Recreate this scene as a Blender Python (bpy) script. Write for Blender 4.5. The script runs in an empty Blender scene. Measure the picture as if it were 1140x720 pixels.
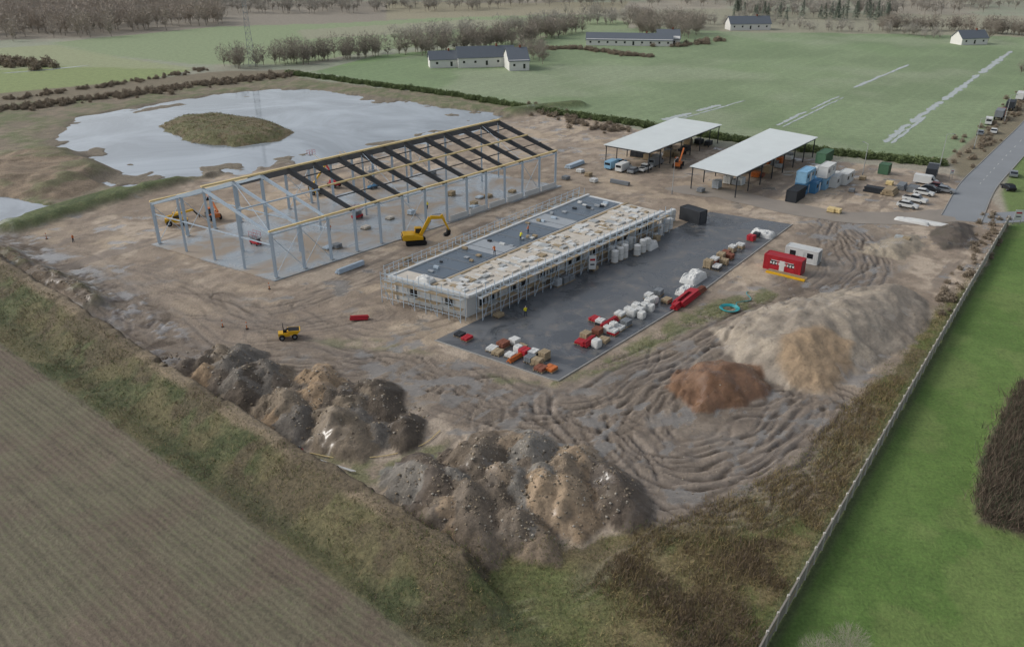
import bpy, math, random, time
import numpy as np
from mathutils import Vector, Matrix
T0=time.time()
random.seed(7); rng=np.random.default_rng(7)
R=random.uniform
sc=bpy.context.scene
# ------------------------------------------------------------------ drone survey calibration (metres)
HC=55.0; FPX=900.0; TH=math.atan(435/900.0)
ST,CT=math.sin(TH),math.cos(TH)
def G(px,py,z=0.0):
    u=px-570.0; v=py-360.0
    t=(HC-z)/(FPX*ST+v*CT)
    return (u*t,(FPX*CT-v*ST)*t)
def GP(l,z=0.0): return np.array([G(a,b,z) for a,b in l])
K=1.0
def lin(h,k=None):
    k=K if k is None else k
    o=[]
    for i in (0,2,4):
        c=int(h[i:i+2],16)/255.0
        c=c/12.92 if c<=0.04045 else ((c+0.055)/1.055)**2.4
        o.append(c*k)
    return tuple(o)
# ------------------------------------------------------------------ noise
TAB=rng.random((256,256))
def vn(x,y,s=0):
    x=x+s*17.31; y=y+s*9.77
    xi=np.floor(x).astype(int); yi=np.floor(y).astype(int)
    fx=x-xi; fy=y-yi
    fx=fx*fx*(3-2*fx); fy=fy*fy*(3-2*fy)
    a=TAB[xi&255,yi&255]; b=TAB[(xi+1)&255,yi&255]; c=TAB[xi&255,(yi+1)&255]; d=TAB[(xi+1)&255,(yi+1)&255]
    return (a*(1-fx)+b*fx)*(1-fy)+(c*(1-fx)+d*fx)*fy
def fbm(x,y,s=0,o=4):
    r=0;a=.5;t=0
    for i in range(o):
        r=r+a*vn(x,y,s+i*3); t+=a; a*=.55; x,y=x*1.7+y*1.1,y*1.7-x*1.1
    return r/t
def seg_d(x,y,a,b):
    dx,dy=b[0]-a[0],b[1]-a[1]; L2=dx*dx+dy*dy+1e-9
    t=np.clip(((x-a[0])*dx+(y-a[1])*dy)/L2,0,1)
    ex=x-(a[0]+t*dx); ey=y-(a[1]+t*dy)
    return np.sqrt(ex*ex+ey*ey),t,np.sign(dx*ey-dy*ex)
def poly_sd(x,y,P,m=15.0):
    out=np.full(x.shape,-999.0)
    k=(x>P[:,0].min()-m)&(x<P[:,0].max()+m)&(y>P[:,1].min()-m)&(y<P[:,1].max()+m)
    if not k.any(): return out
    xx=x[k]; yy=y[k]; d=np.full(xx.shape,1e9); ins=np.zeros(xx.shape,bool); n=len(P)
    for i in range(n):
        a=P[i];b=P[(i+1)%n]
        d=np.minimum(d,seg_d(xx,yy,a,b)[0])
        if a[1]!=b[1]:
            c=((a[1]>yy)!=(b[1]>yy))&(xx<(b[0]-a[0])*(yy-a[1])/(b[1]-a[1])+a[0]); ins^=c
    out[k]=np.where(ins,d,-d); return out
def line_sd(x,y,P,m=12.0):
    out=np.full(x.shape,999.0)
    k=(x>P[:,0].min()-m)&(x<P[:,0].max()+m)&(y>P[:,1].min()-m)&(y<P[:,1].max()+m)
    if not k.any(): return out
    xx=x[k];yy=y[k];d=np.full(xx.shape,1e9);s=np.ones(xx.shape)
    for i in range(len(P)-1):
        dd,t,sg=seg_d(xx,yy,P[i],P[i+1]); c=dd<d; d=np.where(c,dd,d); s=np.where(c,sg,s)
    out[k]=d*s; return out
def smoothpts(P,n=6):
    P=np.array(P,float); Q=np.vstack([2*P[0]-P[1],P,2*P[-1]-P[-2]]); o=[]
    for i in range(1,len(Q)-2):
        for j in range(n):
            t=j/n; a,b,c,d=Q[i-1],Q[i],Q[i+1],Q[i+2]
            o.append(.5*((2*b)+(c-a)*t+(2*a-5*b+4*c-d)*t*t+(3*b-a-3*c+d)*t**3))
    o.append(P[-1]); return np.array(o)
def soft(sd,w): 
    t=np.clip(sd/w+.5,0,1); return t*t*(3-2*t)
# ------------------------------------------------------------------ site geometry in plan
SITE=GP([(-60,250),(0,262),(30,258),(110,232),(240,190),(560,125),(600,120),(700,142),(760,160),(960,183),(1060,195),(1100,215),(1120,250),(1085,310),(1040,345),(1000,400),(930,470),(880,520),(760,580),(640,605),(520,612),(440,570),(320,500),(200,425),(80,350),(0,298),(-80,260)])
PONDZ=GP([(-80,135),(0,118),(320,86),(600,118),(625,135),(240,200),(20,262),(-80,270)])
POND=GP([(66,160),(92,130),(165,118),(250,104),(330,99),(420,108),(505,122),(560,128),(500,150),(400,170),(300,185),(235,192),(150,208),(118,200),(150,188),(112,178)])
POND2=GP([(-60,215),(0,220),(48,229),(15,247),(-60,250)])
ISLAND=GP([(176,140),(198,130),(245,127),(300,134),(327,146),(310,156),(262,162),(215,158)])
MOUNDL=GP([(-40,185),(20,170),(90,162),(146,192),(115,205),(60,222),(0,216),(-40,210)])
FIELD=GP([(-300,200),(0,382),(480,722),(600,806),(-900,900)])
ROUGH=GP([(440,570),(520,608),(640,600),(760,575),(880,510),(930,460),(1000,392),(1040,345),(1085,300),(1121,250),(850,722),(780,860),(600,806),(480,722)])
LAWN=GP([(1122,250),(1160,244),(1500,260),(2000,720),(780,860),(852,722)])
BED=GP([(1140,425),(1118,455),(1098,500),(1084,560),(1092,585),(1140,600),(1260,600),(1260,440)])
BIGF=GP([(345,80),(560,46),(720,30),(820,36),(990,38),(1250,44),(1140,105),(1090,148),(1055,176),(990,176),(760,146),(610,122)])
GRAV=GP([(792,368),(850,341),(930,325),(1000,317),(1036,338),(1028,372),(965,412),(922,438),(880,434),(820,405)])
BROWN=GP([(742,430),(760,410),(800,401),(848,413),(856,436),(828,452),(778,460)])
HEAP1=GP([(170,396),(215,388),(290,402),(400,425),(484,458),(478,486),(380,503),(330,492),(270,455),(200,418)])
HEAP2=GP([(428,548),(500,510),(560,490),(640,500),(712,545),(700,580),(620,612),(530,612),(480,590)])
HEAP3=GP([(1030,262),(1050,248),(1085,252),(1088,275),(1050,278)])
HEAP4=GP([(955,280),(985,265),(1020,262),(1030,275),(1000,290)])
YARD=GP([(484,379),(556,345),(744,258),(790,236),(882,250),(766,336),(622,424),(612,422)])
RH_=3.1
RIDGE=GP([(-80,240),(0,290),(80,340),(200,418),(320,494),(440,568),(512,612)],RH_)
EMB=smoothpts(GP([(20,252),(120,222),(250,188),(420,158),(560,128),(640,118)]))
HAUL=[smoothpts(GP(p)) for p in [
 [(560,475),(640,482),(700,465),(745,425),(800,383),(870,345),(930,326),(968,300),(955,268),(925,246)],
 [(690,480),(740,520),(810,515),(870,480),(905,445)],
 [(640,462),(690,515),(750,548),(820,545),(880,505),(925,450)],
 [(500,440),(570,455),(650,448),(715,412),(780,372),(850,345)],
 [(-30,250),(0,268),(60,308),(130,352),(200,388),(320,402),(450,405),(600,455)],
 [(110,322),(180,352),(240,388),(330,385),(400,400)],
 [(540,712),(640,655),(740,590),(820,540)],
 [(620,300),(540,345),(470,372),(400,372),(330,340)],
 [(130,300),(200,318),(300,345),(430,300),(560,258),(640,222)],
 [(480,400),(560,430),(620,470),(650,500)],
 [(740,440),(730,480),(770,500),(850,470),(880,445)],
 [(240,330),(330,380),(470,420),(560,470)],
 [(40,275),(110,300),(200,345),(300,365),(420,350)],
 [(930,246),(905,300),(860,330),(800,350)]]]
HW=[5,5,6,4,3.5,3,1.6,3,3,4,4,3,3,3]; HK=[5,4,5,4,4,3,1,3,3,3,3,3,3,3]; HS=[1,1,.95,.9,.95,.75,.6,.55,.5,.85,.95,.65,.55,.7]
HALLP=GP([(165,272),(308,316),(632,208),(505,165)])
# individually tipped loads that make up each spoil heap
def loads(P,n,hr):
    lo,hi=P.min(0),P.max(0); c=rng.uniform(lo,hi,(n*8,2)); s=poly_sd(c[:,0],c[:,1],P); k=s>1.0; c=c[k][:n]; s=s[k][:n]
    return [(c[i,0],c[i,1],min(rng.uniform(*hr),.9+s[i]*.75),rng.integers(0,5),rng.uniform(-.5,.5)+.3,rng.uniform(1.2,2.2)) for i in range(len(c))]
L1=loads(HEAP1,40,(1.4,3.4)); L2=loads(HEAP2,44,(1.6,4.2))
def terrain(x,y,full=True):
    z=np.zeros(x.shape)
    n30=fbm(x/28,y/28,1); n8=fbm(x/8,y/8,2); n2=fbm(x/2.2,y/2.2,3); n07=fbm(x/.8,y/.8,4,3)
    nr=fbm(x/70,y/200,9)
    n8b=fbm(x/8,y/8,12)
    wx=x+(n8-.5)*7; wy=y+(n8b-.5)*7
    wx2=x+(n2-.5)*2.4; wy2=y+(fbm(x/2.2,y/2.2,22)-.5)*2.4
    C=np.zeros(x.shape+(3,)); W=np.zeros(x.shape); GR=np.full(x.shape,.6); RW=np.zeros(x.shape)
    def lay(c,m):
        c=np.array(lin(c) if isinstance(c,str) else c); m=np.clip(m,0,1)[...,None]; C[:]=C*(1-m)+c*m
    C[:]=lin('959a86'); lay('a0998a',soft(nr-.5,.15)); lay('928e80',soft(n30-.6,.1)*.6)  # default far land, lightened and greyed: aerial haze put into the colour
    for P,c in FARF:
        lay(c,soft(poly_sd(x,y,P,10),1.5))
    m=soft(poly_sd(x,y,BIGF),1.0); lay('7b8f68',m); lay('879774',m*soft(nr-.45,.3)*.8); lay('738462',m*soft(n30-.5,.3)*.6); lay('979e85',m*soft(fbm(x/60,y/60,61)-.56,.15)*.5); RWG=m
    # pond zone
    m=soft(poly_sd(wx,wy,PONDZ),3); lay('7c7362',m); lay('6b7050',m*soft(n8-.46,.2)); lay('8f8271',m*soft(n2-.55,.15)*.6); z+=m*(n8-.4)*1.0
    m=soft(poly_sd(wx,wy,MOUNDL),2); lay('8b7b68',m); s=poly_sd(wx,wy,MOUNDL); z+=np.clip(s*.35,0,2.6)*(.7+.5*n8)
    lay('666a4a',m*soft(n8-.5,.1)*.7); lay('6b5f50',m*soft(n2-.55,.1)*.6)
    # field
    f=poly_sd(x,y,FIELD); m=soft(f,.8); lay('786c5d',m); lay('6a5f51',m*soft(n30-.5,.2)*.7); lay('72715a',m*soft(n8b-.46,.25)*.5); RW=RW+m; GR=GR*(1-m)+.25*m
    # rough grass margin
    r=poly_sd(wx2,wy2,ROUGH); m=soft(r,2); 
    lay('77724f',m); lay('616b3c',m*soft(n8-.47,.15)*.9); lay('877758',m*soft(n2-.52,.15)*.6); lay('625744',m*soft(n8b-.56,.1)*.7); GR=GR*(1-m)+m
    gg=m*soft(poly_sd(wx,wy,GP([(430,560),(560,620),(700,640),(640,730),(480,740)])),6); lay('636c41',gg*.75)
    z+=m*(n2-.5)*.4
    l=poly_sd(x,y,LAWN,40); m=soft(l,.5); lay('5f7a3a',m); lay('567236',m*soft(n30-.48,.3)*.8); lay('6a8444',m*soft(fbm(x/12,y/12,77)-.53,.2)*.7); lay('7a8550',m*soft(n8-.6,.1)*.35); GR=GR*(1-m)+.4*m
    lay('5c6644',soft(.9-abs(l+.2),.8)*.8)
    b=soft(poly_sd(wx2,wy2,BED),1); lay('5a5244',b); z+=b*.5
    # site
    s=poly_sd(wx2,wy2,SITE); m=soft(s,1.5)
    z*=(1-m)
    site=m; GR=GR*(1-m)+.08*m
    lay('a09180',m); lay('b6a795',m*soft(n30-.42,.2)*.85); lay('8b7d6e',m*soft(n8-.52,.12)*.7); lay('786b5d',m*soft(n2-.58,.12)*.5); lay('bba991',m*soft(n8b-.6,.1)*.5)
    us=x*math.cos(.917)+y*math.sin(.917); vs_=-x*math.sin(.917)+y*math.cos(.917)
    stz=fbm(us/14,vs_/2.2,91); z0s=m*np.where(poly_sd(x,y,YARD)>-1,0,1); dmp=z0s*soft(stz-.6,.08)*soft(n30-.4,.25); lay('74685c',dmp*.7); W=np.maximum(W,dmp*.35)
    z+=m*((n2-.5)*.12)
    mud=soft(poly_sd(wx,wy,MUDZ),8)*m; lay('7b6f62',mud*.85); lay('60564b',mud*soft(n8-.47,.15)*.75); lay('968a7b',mud*soft(n8b-.52,.12)*.65); W=np.maximum(W,mud*soft(n8-.54,.1)*.5); z+=mud*(n2-.5)*.3
    g=soft(poly_sd(wx,wy,GREENP1),2); g2=soft(poly_sd(wx2,wy2,GREENP2),1.5); g3=soft(poly_sd(wx2,wy2,GREENP3),2)
    z0=np.where(poly_sd(x,y,YARD)>-2,0,1)*np.where(poly_sd(x,y,HALLP)>-3,0,1)
    nA=fbm(x/13,y/13,71,3); nB=fbm(x/19,y/19,72,3)
    for j,(P,w,kk,hs_) in enumerate(zip(HAUL,HW,HK,HS)):
        d=line_sd(x,y,P,14); fall=np.exp(-(d/w)**4)*z0
        lay('7d7164',fall*.55*soft(n8b-.4,.2)*hs_)
        for q in range(kk):
            off=((q+.5)/kk-.5)*1.7*w+(nA-.5)*9*math.sin(q*2.3+j)+(nB-.5)*10*math.cos(q*1.7+2*j)
            e_=np.abs(np.abs(d-off)-.98); gate=soft(fbm(x/7,y/7,80+q+2*j)-.42,.14)
            st=np.exp(-(e_/.27)**2)*np.exp(-(d/(w*1.5))**4)*z0*hs_*(.25+.75*gate)
            side=np.exp(-((e_-.5)/.2)**2)*np.exp(-(d/(w*1.5))**4)*z0*hs_*gate
            lay('483f36',st*.8); lay('a3978a',side*.35); z-=st*.17; z+=side*.07; W=np.maximum(W,st*soft(n8-.47,.15)*.95)
    for q in (g*.5,g2*.8,g3*.8): lay('6a7048',q*soft(n2-.4,.2)*.9); GR=np.maximum(GR,q)
    dd=line_sd(x,y,DITCH)+(n8-.5)*4; fall=np.exp(-(dd/4.0)**4); lay('7b7064',fall*.8); pud=fall*soft(fbm(us/2.2,vs_/2.2,55,3)-.55,.04); lay('858483',pud*.7); W=np.maximum(W,pud); lay('554a3f',fall*soft(.45-n2,.1)*.8); z-=fall*.15*(1-pud)
    pud=site*z0*soft(fbm(x/4,y/2.5,66)-.66,.03)*soft(n30-.4,.2); pud=np.maximum(pud,mud*z0*soft(fbm(us/3.5,vs_/1.5,67)-.64,.03)); lay('7c7a76',pud*.7); W=np.maximum(W,pud); z=z*(1-pud)-.05*pud
    # bund lower-left : crest, inner face, grassed outer slope
    d=line_sd(x,y,RIDGE,18)
    dn=np.where(d<500,-d,-999.)+np.where(d<500,(n2-.5)*1.0,0)
    prof=np.where(dn>0,np.clip(1-(dn-.6)/6.2,0,1),np.clip(1-(-dn-.5)/2.0,0,1))
    prof=np.where(d>500,0,prof); prof=np.where(dn>0,prof**1.15,prof*prof*(3-2*prof))
    z=z*(1-prof)+RH_*prof+prof*(n2-.5)*.6
    berm=np.where((d<500)&(dn>-.9)&(dn<13),1.,0.)*(1-soft(f,.8))
    berm=berm*soft(13-dn,3)
    up=np.where(dn>.6,1,0)
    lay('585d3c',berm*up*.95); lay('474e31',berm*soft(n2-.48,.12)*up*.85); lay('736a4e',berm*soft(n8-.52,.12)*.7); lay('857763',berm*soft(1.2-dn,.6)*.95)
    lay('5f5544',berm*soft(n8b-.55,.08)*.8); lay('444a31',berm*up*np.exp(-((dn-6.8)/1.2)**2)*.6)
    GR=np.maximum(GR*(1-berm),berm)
    dk=np.where((dn<-.7)&(dn>-2.8),1,0)*np.where(d<500,1,0); lay('5b5043',dk*.85)  # inner face laid darker: its shade is painted into the soil colour
    d2=line_sd(x,y,BUNDL); p=np.exp(-((d2+(n8-.5)*3)/2.4)**2); z+=p*1.9*(.6+.7*n2); lay('6d6050',p*1.2); lay('5f6040',p*soft(n2-.55,.1)*.6)
    d=line_sd(x,y,EMB); p=np.exp(-((d+(n8-.5)*2)/4.0)**4); z=z*(1-p)+p*(1.5+.5*n8); lay('5f6a43',p); lay('515c3a',p*soft(n2-.5,.1)); GR=np.maximum(GR*(1-p),p)
    def tipped(P,LD,pal,sl):
        nonlocal z,GR
        k=poly_sd(wx2,wy2,P,6)>-2.5
        if not k.any(): return
        xx=wx2[k]+(n07[k]-.5)*.9; yy=wy2[k]; best=np.full(xx.shape,-9.); ci=np.zeros(xx.shape,int)
        for (cx,cy,h,c,an,el) in LD:
            ux=(xx-cx)*math.cos(an)+(yy-cy)*math.sin(an); uy=(-(xx-cx)*math.sin(an)+(yy-cy)*math.cos(an)); ux=ux*1.25; uy=uy/el*1.25
            v=h-np.sqrt(ux*ux+uy*uy+.25)*sl+.35; w_=v>best; best=np.where(w_,v,best); ci=np.where(w_,c,ci)
        best=best+(n2[k]-.5)*1.1+(n07[k]-.5)*.5
        zz=z[k]; on=best>0.05; z[k]=np.where(on,np.maximum(best,0)+zz*0,zz)
        m=soft(best-.1,.4); pal_=np.array([lin(p) for p in pal])[ci]; jit=(.75+.5*n2[k])[:,None]*(.85+.3*n07[k])[:,None]; CC=C[k]; C[k]=CC*(1-m[:,None])+pal_*jit*m[:,None]
        g_=GR[k]; GR[k]=g_*(1-m)+.25*m
    tipped(HEAP1,L1,['695f54','7d7161','554c42','947f66','706a62'],.72)
    tipped(HEAP2,L2,['6e6356','85766400'[:6],'5a5046','96826a','7a756d'],.72)
    def heap(P,cap,sl,cols,nsc):
        nonlocal z,GR
        s=poly_sd(wx2,wy2,P)
        a=fbm(x/nsc,y/nsc,101+len(P)); rid=1-abs(2*fbm(x/(nsc*.8),y/(nsc*.8),131+len(P),3)-1)
        s2=np.clip(s,0,99); h=cap*(1-np.exp(-s2*sl/cap))*(.55+.9*a)*(.82+.25*rid)
        m=soft(s,.8); z+=np.where(s>-0.2,h,0); 
        lay(cols[0],m)
        for i,c in enumerate(cols[1:]): lay(c,m*soft(fbm(x/(3+1.5*i),y/(3+1.5*i),151+7*i+len(P))-.52,.15)*.8)
        GR=GR*(1-m)+.05*m
    heap(GRAV,6.8,.62,['988e80','a69a89','8b8174'],8)
    heap(BROWN,4.8,.72,['70543f','7d6049'],6)
    heap(HEAP3,2.6,.6,['605850','504b42'],4)
    heap(HEAP4,1.6,.5,['948978','9d9280'],4)
    m=soft(poly_sd(wx2,wy2,GP([(868,392),(900,385),(940,392),(950,415),(925,437),(885,433),(862,412)])),1.5); lay('a48a6a',m*.7)
    # pond basins
    s=poly_sd(wx,wy,POND); isl=poly_sd(wx2,wy2,ISLAND)
    sh=soft(s+1.5,9)
    z=z*(1-sh)-(1.3-1.1*soft(n8-.57,.2)*soft(10-s,8))*sh; lay('7a7063',soft(s+3,3)*.9)
    z=np.where(isl>-1,np.maximum(z,-.6+ (isl+1)*.35 -np.clip(isl-5,0,99)*.3+(n2-.5)*.5),z)
    m=soft(isl+.5,1.5); lay('716750',m); lay('606542',m*soft(n2-.5,.1)*.7); GR=GR*(1-m)+m*.8
    s=poly_sd(wx2,wy2,POND2); sh=soft(s+1,4); z=z*(1-sh)-1.2*sh
    for P in (YARD,HALLP,LOWB):
        s=soft(poly_sd(x,y,P,5)+1.2,1.6); z=z*(1-s)-.03*s
    for P,w in ROADS:
        d=abs(line_sd(x,y,P,w+6)); s=soft(w/2+1.8-d,1.5); z=z*(1-s)-.03*s
    return z,C,W,GR,RW,RWG
MUDZ=GP([(300,385),(380,395),(520,412),(640,440),(760,380),(850,330),(940,240),(985,250),(1000,300),(960,330),(870,350),(830,400),(930,450),(880,520),(740,580),(560,490),(480,450)])
GREENP1=GP([(350,378),(420,374),(480,392),(400,392)])
GREENP2=GP([(700,385),(770,345),(850,320),(870,330),(780,362),(700,402),(640,425),(560,425),(540,415),(620,432)])
GREENP3=GP([(350,505),(440,510),(500,490),(490,520),(430,545),(400,540)])
DITCH=smoothpts(GP([(-60,235),(0,258),(70,298),(140,342),(200,392)]))
BUNDL=smoothpts(GP([(-60,255),(0,283),(50,308),(105,338)]))
LOWB=GP([(425,330),(505,352),(760,254),(690,225)])
ROADS=[(smoothpts(GP([(1300,20),(1200,92),(1145,148),(1112,182),(1088,208),(1070,240)])),7.5),
       (smoothpts(GP([(1078,236),(1040,241),(990,243),(930,240),(860,228),(800,215),(740,210)])),8.0),
       (smoothpts(GP([(1062,240),(1100,243),(1160,240),(1300,238)])),6.5)]
FARF=[(GP(p),c) for p,c in [  # distant field colours paled and desaturated, haze painted in
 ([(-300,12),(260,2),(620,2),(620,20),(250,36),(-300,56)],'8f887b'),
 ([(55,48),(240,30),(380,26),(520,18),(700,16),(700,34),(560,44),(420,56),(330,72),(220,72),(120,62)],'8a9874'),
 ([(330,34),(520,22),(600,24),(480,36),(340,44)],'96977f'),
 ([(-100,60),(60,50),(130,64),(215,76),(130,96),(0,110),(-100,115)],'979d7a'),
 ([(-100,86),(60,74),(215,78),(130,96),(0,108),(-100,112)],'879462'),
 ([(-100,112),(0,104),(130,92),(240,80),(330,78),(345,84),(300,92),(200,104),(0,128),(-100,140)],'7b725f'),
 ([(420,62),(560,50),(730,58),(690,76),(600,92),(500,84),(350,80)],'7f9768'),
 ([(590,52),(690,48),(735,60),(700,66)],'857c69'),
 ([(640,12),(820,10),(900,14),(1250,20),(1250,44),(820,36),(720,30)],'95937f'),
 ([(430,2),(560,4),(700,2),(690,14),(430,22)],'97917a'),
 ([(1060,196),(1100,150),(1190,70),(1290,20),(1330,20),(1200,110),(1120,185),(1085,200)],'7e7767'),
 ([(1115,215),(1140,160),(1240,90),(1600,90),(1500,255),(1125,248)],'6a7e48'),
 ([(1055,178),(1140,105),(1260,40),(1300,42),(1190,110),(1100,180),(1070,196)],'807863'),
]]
# ------------------------------------------------------------------ ground mesh
xs=[0.0]; d=.33
while xs[-1]<2200:
    if xs[-1]>86: d*=1.018
    xs.append(xs[-1]+d)
xs=np.array(xs); xs=np.concatenate([-xs[:0:-1],xs])
ys=[34.0]; 
while ys[-1]<4200:
    yv=ys[-1]; d=.28 if yv<70 else (.28+(yv-70)*.0022 if yv<215 else .6*(1.0+(yv-215)*.03))
    ys.append(yv+d)
ys=np.array(ys); back=[34.]
while back[-1]>-400: back.append(back[-1]-max(1,(34-back[-1])*.15+1))
ys=np.concatenate([np.array(back[:0:-1]),ys])
X,Y=np.meshgrid(xs,ys); nx,ny=len(xs),len(ys)
Z,C,W,GR,RW,RWG=terrain(X,Y)
me=bpy.data.meshes.new('ground'); N=nx*ny
me.vertices.add(N); me.vertices.foreach_set('co',np.stack([X,Y,Z],-1).astype(np.float32).ravel())
idx=np.arange(N).reshape(ny,nx)
q=np.stack([idx[:-1,:-1],idx[:-1,1:],idx[1:,1:],idx[1:,:-1]],-1).reshape(-1,4)
me.loops.add(q.size); me.loops.foreach_set('vertex_index',q.ravel().astype(np.int32))
me.polygons.add(len(q)); me.polygons.foreach_set('loop_start',(np.arange(len(q))*4).astype(np.int32))
me.update(calc_edges=True)
me.polygons.foreach_set('use_smooth',np.ones(len(q),bool))
a=me.attributes.new('Col','FLOAT_COLOR','POINT'); a.data.foreach_set('color',np.concatenate([C,np.ones(C.shape[:2]+(1,))],-1).astype(np.float32).ravel())
for nm,arr in (('wet',W),('grs',GR),('rows',RW),('crop',RWG)):
    a=me.attributes.new(nm,'FLOAT','POINT'); a.data.foreach_set('value',arr.astype(np.float32).ravel())
ground=bpy.data.objects.new('ground',me); sc.collection.objects.link(ground)
print('terrain',time.time()-T0)
# ------------------------------------------------------------------ materials
def newmat(n):
    m=bpy.data.materials.new(n); m.use_nodes=True; nt=m.node_tree; b=nt.nodes['Principled BSDF']; return m,nt,b
def nd(nt,t,**k):
    n=nt.nodes.new(t)
    for a,v in k.items(): setattr(n,a,v)
    return n
def math_(nt,op,a,b=None,c=None):
    n=nt.nodes.new('ShaderNodeMath'); n.operation=op
    for i,v in enumerate((a,b,c)):
        if v is None: continue
        if isinstance(v,(int,float)): n.inputs[i].default_value=v
        else: nt.links.new(v,n.inputs[i])
    return n.outputs[0]
def noise(nt,pos,scale,detail=6,rough=.6,dist=0):
    n=nt.nodes.new('ShaderNodeTexNoise'); n.inputs['Scale'].default_value=scale; n.inputs['Detail'].default_value=detail; n.inputs['Roughness'].default_value=rough; n.inputs['Distortion'].default_value=dist
    nt.links.new(pos,n.inputs['Vector']); return n.outputs['Fac']
gm,nt,bs=newmat('ground_soil')
L=nt.links
pos=nd(nt,'ShaderNodeNewGeometry').outputs['Position']
def at(n): 
    a=nd(nt,'ShaderNodeAttribute',attribute_name=n); return a
col=at('Col').outputs['Color']; wet=at('wet').outputs['Fac']; grs=at('grs').outputs['Fac']; rows=at('rows').outputs['Fac']; crop=at('crop').outputs['Fac']
n1=noise(nt,pos,.45,8,.7); n2_=noise(nt,pos,2.6,6,.7)
fac=math_(nt,'ADD',math_(nt,'MULTIPLY_ADD',n1,.9,.55),math_(nt,'MULTIPLY',math_(nt,'SUBTRACT',n2_,.5),math_(nt,'MULTIPLY_ADD',grs,1.5,.8)))
sep=nd(nt,'ShaderNodeSeparateXYZ'); L.new(pos,sep.inputs[0])
fa=G(0,382); fb=G(480,722); ax=math.atan2(fb[1]-fa[1],fb[0]-fa[0]); nxv,nyv=-math.sin(ax),math.cos(ax)
cr=math_(nt,'ADD',math_(nt,'MULTIPLY',sep.outputs[0],nxv),math_(nt,'MULTIPLY',sep.outputs[1],nyv))
crw=math_(nt,'ADD',cr,math_(nt,'MULTIPLY',noise(nt,pos,.25,3),.5))
w1=math_(nt,'SINE',math_(nt,'MULTIPLY',crw,2*math.pi/.75)); w2=math_(nt,'SINE',math_(nt,'MULTIPLY',crw,2*math.pi/6.6))
rown=noise(nt,pos,.12,4)
rowv=math_(nt,'ADD',math_(nt,'MULTIPLY',math_(nt,'MULTIPLY',w1,rown),.16),math_(nt,'MULTIPLY',math_(nt,'POWER',math_(nt,'ABSOLUTE',w2),12.0),-.13))
fac=math_(nt,'ADD',fac,math_(nt,'MULTIPLY',rowv,rows))
da=G(865,140); db=G(1010,72); ax2=math.atan2(db[1]-da[1],db[0]-da[0])
cr2=math_(nt,'ADD',math_(nt,'MULTIPLY',sep.outputs[0],-math.sin(ax2)),math_(nt,'MULTIPLY',sep.outputs[1],math.cos(ax2)))
t2=math_(nt,'POWER',math_(nt,'ABSOLUTE',math_(nt,'SINE',math_(nt,'MULTIPLY',cr2,math.pi/12))),60.0)
fac=math_(nt,'ADD',fac,math_(nt,'MULTIPLY',math_(nt,'MULTIPLY',t2,.07),crop))
mx=nd(nt,'ShaderNodeMix',data_type='RGBA',blend_type='MULTIPLY'); mx.inputs[0].default_value=1
cmb=nd(nt,'ShaderNodeCombineXYZ'); 
for i in range(3): L.new(fac,cmb.inputs[i])
L.new(col,mx.inputs[6]); L.new(cmb.outputs[0],mx.inputs[7])
mx2=nd(nt,'ShaderNodeMix',data_type='RGBA'); rr=nd(nt,'ShaderNodeMapRange'); L.new(noise(nt,pos,1.1,6,.75),rr.inputs[0]); rr.inputs[1].default_value=.52; rr.inputs[2].default_value=.7
L.new(math_(nt,'MULTIPLY',math_(nt,'MULTIPLY',rr.outputs[0],grs),.35),mx2.inputs[0]); L.new(mx.outputs[2],mx2.inputs[6]); mx2.inputs[7].default_value=(*lin('948461'),1)
mx3=nd(nt,'ShaderNodeMix',data_type='RGBA'); gr_=math_(nt,'MULTIPLY',math_(nt,'MULTIPLY',math_(nt,'GREATER_THAN',w1,.4),rows),math_(nt,'GREATER_THAN',noise(nt,pos,.9,6,.85),.52)); L.new(math_(nt,'MULTIPLY',gr_,.38),mx3.inputs[0]); L.new(mx2.outputs[2],mx3.inputs[6]); mx3.inputs[7].default_value=(*lin('66704a'),1)
L.new(mx3.outputs[2],bs.inputs['Base Color'])
L.new(math_(nt,'MULTIPLY_ADD',wet,-.8,.92),bs.inputs['Roughness'])
bs.inputs['Specular IOR Level'].default_value=.45
bm=nd(nt,'ShaderNodeBump'); bm.inputs['Distance'].default_value=.25
L.new(math_(nt,'SUBTRACT',.8,math_(nt,'MULTIPLY',wet,.78)),bm.inputs['Strength'])
L.new(math_(nt,'ADD',math_(nt,'ADD',n2_,math_(nt,'MULTIPLY',n1,1.2)),math_(nt,'MULTIPLY',math_(nt,'MULTIPLY',w1,.12),rows)),bm.inputs['Height']); L.new(bm.outputs[0],bs.inputs['Normal'])
me.materials.append(gm)
MC={}
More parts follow.
